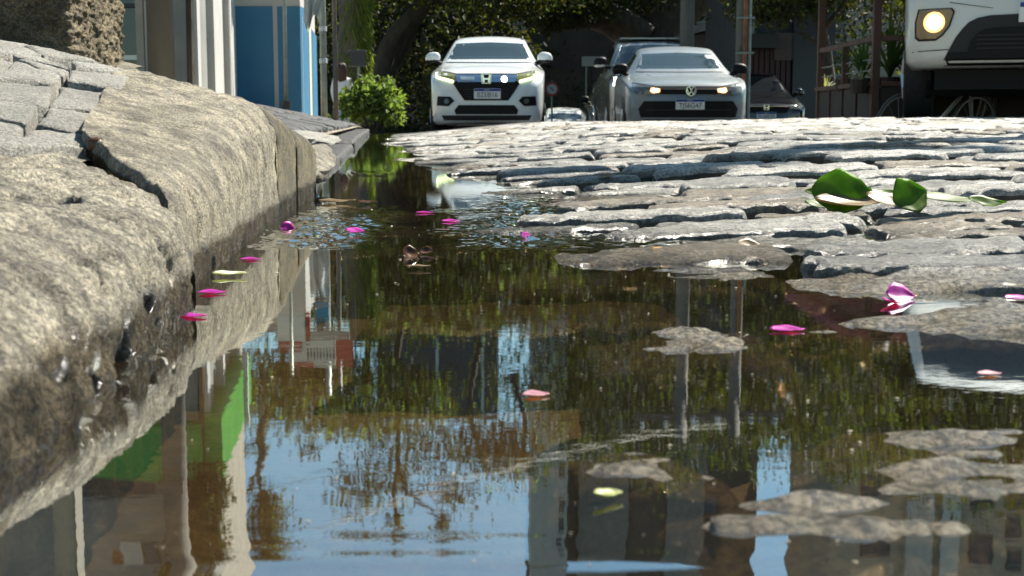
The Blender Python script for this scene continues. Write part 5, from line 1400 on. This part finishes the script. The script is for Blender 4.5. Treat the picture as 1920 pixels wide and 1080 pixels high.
# a leaf-clad trunk beside the far post
def bicycle(label, loc, rz, frame_mat, lean=.12):
    t = thing('bicycle', loc, label, 'bicycle', 'bicycles by the deck', rz); t.rotation_euler = (lean, 0, rz)
    r = .33
    for x in (-.52, .52):
        w = bpy.data.objects.new('wheel', None); COL.objects.link(w); w.parent = t; w.location = (x, 0, r)
        ring = [(r * math.cos(a), 0, r * math.sin(a)) for a in np.linspace(0, 2 * math.pi, 33)]
        MB().tube(ring, .012, 6, False).build('tyre', M_greyt, w, True)
        MB().tube([(p[0] * .93, 0, p[2] * .93) for p in ring], .010, 5, False).build('rim', M_alu, w, True)
        m = MB()
        for k in range(14): m.tube([(0, 0, 0), (r * .92 * math.cos(k * math.pi / 7), 0, r * .92 * math.sin(k * math.pi / 7))], .0022, 4)
        m.tube([(0, -.04, 0), (0, .04, 0)], .025, 8); m.build('spokes', M_alu, w)
    m = MB()
    for a, b_, q in (((-.52, .33), (-.1, .30), .010), ((-.1, .30), (-.22, .80), .015), ((-.52, .33), (-.19, .70), .009), ((-.1, .30), (.36, .72), .02), ((-.19, .72), (.34, .80), .016), ((.33, .86), (.52, .33), .016)):
        m.tube([(a[0], 0, a[1]), (b_[0], 0, b_[1])], q, 8)
    m.build('frame', frame_mat, t, True)
    MB().tube([(.30, -.28, .98), (.32, -.12, .98), (.33, 0, .95), (.32, .12, .98), (.30, .28, .98)], .013, 8).tube([(.33, 0, .86), (.33, 0, .96)], .013, 8).build('handlebar', M_alu, t)
    sd = MB().bbox(-.36, -.10, -.06, .06, .82, .87, .02).build('saddle', M_blackp, t)
    MB().tube([(-.1, -.02, .30), (-.1, -.07, .30), (.02, -.08, .22)], .011, 6).tube([(-.1, .02, .30), (-.1, .07, .30), (-.22, .08, .38)], .011, 6).build('crank', M_alu, t)
    return t
M_greyt = pm('grey_bike_tyre', (.10, .10, .095), .7)
yb = 12.9
bicycle('pale framed bicycle leaning on the deck beside the van wheel', (P(1752, 200, yb).x, yb, float(road_h(4, yb)) - .34), .55, pm('bike_grey_paint', (.5, .5, .46), .4))
bicycle('dark bicycle seen under the front of the van', (P(1885, 200, 14.3).x, 14.3, float(road_h(5, 14.3)) - .16), .9, pm('bike_dark_paint', (.03, .03, .045), .4))

# the pedestrian in white, seen from behind
M_skin = pm('skin', (.42, .25, .17), .6); M_shirt = pm('white_blouse', (.70, .71, .72), .8, bump=.004, bscale=25); M_jean = pm('light_trousers', (.35, .42, .50), .8); M_hair = pm('auburn_hair', (.028, .011, .008), .5, col2=(.05, .018, .012), scale=40)
def person(label, loc, rz):
    vs = [(0, 0, .92), (0, 0, 1.12), (0, 0, 1.34), (0, 0, 1.44), (0, .01, 1.52), (0, .0, 1.62),
          (-.17, 0, 1.36), (-.22, .02, 1.10), (-.20, -.10, .90), (-.19, -.14, .82), (.17, 0, 1.36), (.23, .03, 1.10), (.22, -.02, .88), (.22, -.04, .80),
          (-.09, 0, .84), (-.10, -.06, .48), (-.10, .02, .10), (-.10, -.12, .04), (.09, 0, .84), (.10, .06, .48), (.10, .12, .10), (.10, .0, .04)]
    es = [(0, 1), (1, 2), (2, 3), (3, 4), (4, 5), (2, 6), (6, 7), (7, 8), (8, 9), (2, 10), (10, 11), (11, 12), (12, 13), (0, 14), (14, 15), (15, 16), (16, 17), (0, 18), (18, 19), (19, 20), (20, 21)]
    rd = [(.16, .11), (.13, .10), (.15, .10), (.05, .05), (.075, .09), (.085, .10), (.055, .055), (.045, .045), (.035, .035), (.04, .025), (.055, .055), (.045, .045), (.035, .035), (.04, .025),
          (.095, .095), (.065, .065), (.045, .05), (.045, .035), (.095, .095), (.065, .065), (.045, .05), (.045, .035)]
    me = bpy.data.meshes.new('body'); me.from_pydata(vs, es, [])
    tmp = bpy.data.objects.new('tmp', me); COL.objects.link(tmp)
    sk = tmp.modifiers.new('s', 'SKIN'); sk.use_smooth_shade = True
    for i, v in enumerate(me.skin_vertices[0].data): v.radius = rd[i]; v.use_root = (i == 0)
    sb = tmp.modifiers.new('d', 'SUBSURF'); sb.levels = 2; sb.render_levels = 2
    dg = bpy.context.evaluated_depsgraph_get(); out = bpy.data.meshes.new_from_object(tmp.evaluated_get(dg)); bpy.data.objects.remove(tmp)
    t = thing('person', loc, label, 'person', rz=rz)
    out.materials.clear()
    for m in (M_skin, M_shirt, M_jean): out.materials.append(m)
    for p in out.polygons:
        c = p.center
        p.material_index = 2 if c.z < .86 and abs(c.x) < .17 else (0 if c.z > 1.42 or c.z < .86 else 1)
        p.use_smooth = True
    b_ = bpy.data.objects.new('body', out); COL.objects.link(b_); b_.parent = t
    h = chunk('hair', (0, -.035, 1.52), (.22, .20, .42), (.1, 0, 0), M_hair, t, 3, sub=4, amp=.08)
    return t
pz = -.32
person('pedestrian in a white blouse with long auburn hair beside the mossy tree', (P(641, 160, 30).x, 30, pz), 0.3)

# ================================================================== LEAVES AND PETALS IN THE GUTTER
def ground_at(px, py, lift=.004, water=True):
    d = ray(px, py)
    for t in np.arange(.3, 14, .004):
        p = Vector((0, 0, HC)) + d * t
        h = float(road_h(p.x, p.y)); h = max(h, 0.0) if water else h
        if p.z <= h + lift: return Vector((p.x, p.y, h + lift))
    return p
def blade(name, label, cat, loc, L, W, mat, rot, curl=.3, fold=.25, seed=0, group=None, torn=0.0, nu=15, nv=9, th=.0006):
    r = random.Random(seed); vs = []
    for i in range(nu):
        s = i / (nu - 1); hw = W / 2 * (math.sin(math.pi * min(1, (s * .97 + .02) ** .8)) ** .95) * 1.1
        if torn and s > 1 - torn: hw *= .8 + .3 * r.random()
        for j in range(nv):
            q = (j / (nv - 1) - .5) * 2
            x = (s - .5) * L * (1 - torn * .3 * (1 + math.sin(q * 7 + seed)) * (s > .7))
            y = q * hw * (1 + .06 * math.sin(s * 17 + seed))
            z = fold * abs(q) * hw + curl * L * ((s - .5) ** 2) * 1.2 + .03 * L * math.sin(s * 9 + q * 3 + seed) * .35 + .012 * W * math.cos(q * 20)
            vs.append((x, y, z))
    n0 = len(vs); fs = grid_faces(nu, nv)
    vs += [(x, y, z - th) for x, y, z in vs]; fs += [tuple(n0 + k for k in f[::-1]) for f in grid_faces(nu, nv)]
    ring = [i * nv for i in range(nu)] + [(nu - 1) * nv + j for j in range(1, nv)] + [i * nv + nv - 1 for i in range(nu - 2, -1, -1)] + list(range(nv - 2, 0, -1))
    fs += [(ring[k], n0 + ring[k], n0 + ring[(k + 1) % len(ring)], ring[(k + 1) % len(ring)]) for k in range(len(ring))]
    o = mk(name, vs, fs, mat, None, True); o.location = loc; o.rotation_euler = rot
    return tag(o, label, cat, group)
def solid_leaf(name, c1, c2, trans, sc=60, rough=.4):
    m = leaf_mat(name, c1, c2, trans, rough)
    n, l = m.node_tree.nodes, m.node_tree.links
    tc = n.new('ShaderNodeTexCoord'); t = n.new('ShaderNodeTexNoise'); t.inputs['Scale'].default_value = sc; t.inputs['Detail'].default_value = 5
    l.new(tc.outputs['Object'], t.inputs['Vector'])
    rp = [k for k in n if k.type == 'VALTORGB'][0]; l.new(t.outputs['Fac'], rp.inputs['Fac']); rp.color_ramp.elements[0].position = .35; rp.color_ramp.elements[1].position = .65
    return m
G_leaf = solid_leaf('fresh_leaf', (.10, .19, .03), (.19, .30, .055), .68, 35); G_tan = solid_leaf('dry_tan_leaf', (.17, .115, .06), (.32, .235, .13), .25); G_pale = solid_leaf('pale_green_leaf', (.14, .19, .08), (.26, .29, .15), .3)
G_brown = solid_leaf('wet_brown_leaf', (.055, .026, .012), (.13, .065, .03), .15, rough=.2); G_yel = solid_leaf('yellow_leaf', (.45, .22, .02), (.62, .36, .04), .35); G_mag = solid_leaf('magenta_petal', (.36, .02, .30), (.58, .05, .46), .4, 120)
G_pink = solid_leaf('faded_pink_petal', (.45, .22, .28), (.6, .36, .4), .35, 120); G_white = solid_leaf('white_petal', (.6, .6, .52), (.72, .72, .64), .3, 120)
gl_ = 'leaves of the torn leaf heap on the cobbles'
for k, (px, py, L, W, mat, rot, curl, fold, lift, lab) in enumerate((
        (1585, 352, .085, .062, G_leaf, (1.05, .05, -.08), .1, .1, .020, 'broad upright green leaf, largest of the torn heap on the cobbles'),
        (1708, 360, .048, .050, G_leaf, (.95, -.35, .25), .1, .35, .016, 'small pointed green leaf standing right of the largest leaf'),
        (1650, 352, .05, .02, G_leaf, (.4, .0, .2), .2, .2, .012, 'slim green leaf tip between the two upright leaves'),
        (1600, 374, .10, .045, G_tan, (.25, .0, .12), .25, .3, .006, 'crumpled dry tan leaf lying under the largest green leaf'),
        (1668, 372, .06, .04, G_tan, (.3, .2, -.3), .3, .3, .008, 'small crumpled dry leaf in the middle of the heap'),
        (1545, 374, .055, .022, G_leaf, (.5, .0, .25), .3, .2, .006, 'low green leaf edge at the left of the heap'),
        (1775, 366, .08, .04, G_pale, (.2, .05, .1), .2, .2, .008, 'pale green bruised leaf at the right of the heap'),
        (1850, 372, .045, .022, G_leaf, (.5, .1, -.1), .4, .3, .007, 'curled green leaf at the far right of the heap'),
        (1530, 350, .03, .014, G_leaf, (.6, 0, -.5), .2, .2, .012, 'small green leaf scrap at the upper left of the heap'))):
    p = ground_at(px, py + 10, lift * .9); blade('fallen_leaf', lab, 'leaf', p, L * .92, W * .85, mat, rot, curl, fold, k + 1, gl_, torn=.2 if k < 2 else .1)
gw = 'leaves drifting in the gutter'
for k, (px, py, L, W, mat, rot, lab) in enumerate((
        (632, 378, .055, .012, G_tan, (.2, 0, .05), 'long pale dry leaf floating beside the kerb end'), (688, 380, .03, .012, G_brown, (.2, 0, -.1), 'brown tip of a leaf floating right of the long pale leaf'),
        (1240, 476, .020, .014, G_yel, (.5, 0, .2), 'bright yellow leaf caught in front of a cobblestone'), (1405, 462, .024, .016, G_tan, (.6, 0, .3), 'small dry leaf wedged between two cobblestones'),
        (770, 476, .016, .014, G_brown, (.9, 0, .4), 'round dark brown leaf standing in the still water'), (800, 472, .014, .010, G_brown, (.6, 0, -.5), 'smaller brown leaf right of the round brown one'),
        (1140, 332, .055, .022, G_tan, (.3, -.2, -.6), 'folded tan leaf lying on the far cobbles'), (430, 514, .026, .008, G_white, (.15, 0, .1), 'slim white petal floating close to the kerb'),
        (1140, 925, .011, .004, solid_leaf('yellow_green_leaf', (.25, .28, .06), (.4, .4, .12), .3), (.3, .1, .5), 'yellow green leaf lying on the small near stone'), (965, 312, .02, .012, G_brown, (.4, 0, .2), 'reddish brown leaf on the far wet stones'),
        (1010, 566 - 250, .016, .01, G_tan, (.4, 0, .9), 'tiny tan leaf on the far wet stones'), (785, 500, .02, .006, G_tan, (.05, 0, .1), 'thin tan stalk floating on the dark water'))):
    p = ground_at(px, py, .0025); blade('fallen_leaf', lab, 'leaf', p, L, W, mat, rot, .15, .3, 40 + k, gw, th=.0005)
gm_ = 'bougainvillea petals in the gutter'
for k, (px, py, L, W, mat, rot, lab) in enumerate((
        (540, 430, .018, .016, G_mag, (1.1, .3, .4), 'upright magenta petal at the kerb foot in the riffle'), (668, 434, .024, .012, G_mag, (.35, .1, .2), 'magenta petal on the right side of the riffle'),
        (470, 487, .018, .008, G_mag, (.1, 0, .1), 'flat magenta petal just below the riffle beside the kerb'), (398, 550, .020, .010, G_mag, (.08, 0, .1), 'second nearest magenta petal floating along the kerb'),
        (354, 595, .022, .010, G_mag, (.06, 0, .05), 'nearest magenta petal floating along the kerb'), (1688, 556, .020, .018, G_mag, (.7, .1, .1), 'large magenta petal on the wet stones at the right'),
        (1670, 568, .016, .012, G_mag, (.2, .2, .9), 'lower magenta petal under the large one at the right'), (1476, 620, .020, .010, G_mag, (.15, 0, 0), 'flat magenta petal on the shallow water right of centre'),
        (845, 415, .022, .010, G_mag, (.2, 0, .1), 'magenta petal in midstream beyond the riffle'), (797, 399, .024, .008, G_mag, (.12, 0, 0), 'long pale magenta petal left of the midstream one'),
        (1005, 742, .012, .007, G_pink, (.1, 0, .1), 'faded pink petal floating on the dark reflection'), (986, 441, .010, .009, G_mag, (.5, 0, .1), 'tiny dark magenta petal before the low stones'),
        (1908, 560, .018, .010, G_mag, (.15, 0, .1), 'magenta petal at the right edge of the picture'), (1376, 350, .014, .012, G_mag, (.6, 0, .3), 'purple petal far off between the cobbles'),
        (1855, 702, .012, .006, G_pink, (.1, 0, .1), 'faded pink petal on the reflection of the van'),
        )):
    p = ground_at(px, py, .0007); blade('fallen_petal', lab, 'petal', p, L, W, mat, rot, .12, .25, 80 + k, gm_, nu=11, nv=7, th=.0004)
o = chunk('pebble', P(181, 276, 1.06) + Vector((0, 0, .002)), (.013, .012, .011), (0, 0, 0), G_brown, None, 3, sub=3, amp=.1)
tag(o, 'small round brown seed at the lower corner of the pavers', 'seed')

# dust, seeds and specks floating on the still water
rd_ = np.random.default_rng(5); V = []; F = []
for k in range(330):
    yq = .3 + 1.6 * rd_.random() ** 1.6; xq = float(XK(yq)) + .04 + (.36 * yq + .12) * rd_.random()
    r_ = (.00018 + .0006 * rd_.random() ** 3) * (.5 + .7 * yq); a0 = rd_.random() * 6.28; n0 = len(V); m = 6
    el = rd_.uniform(1, 2.6); ca, sa = math.cos(a0), math.sin(a0)
    for q in range(m):
        t_ = 2 * math.pi * q / m; x_, y_ = el * r_ * math.cos(t_) * rd_.uniform(.7, 1.2), r_ * math.sin(t_)
        V.append((xq + x_ * ca - y_ * sa, yq + x_ * sa + y_ * ca, .0004))
    V.append((xq, yq, .0004 + r_ * .7)); F += [(n0 + q, n0 + (q + 1) % m, n0 + m) for q in range(m)]
o = mk('floating_debris', V, F, pm('floating_debris', (.16, .11, .06), .6, col2=(.42, .36, .26), scale=90, coords='World'))
tag(o, 'fine dust and specks floating on the gutter water', 'debris', kind='stuff')
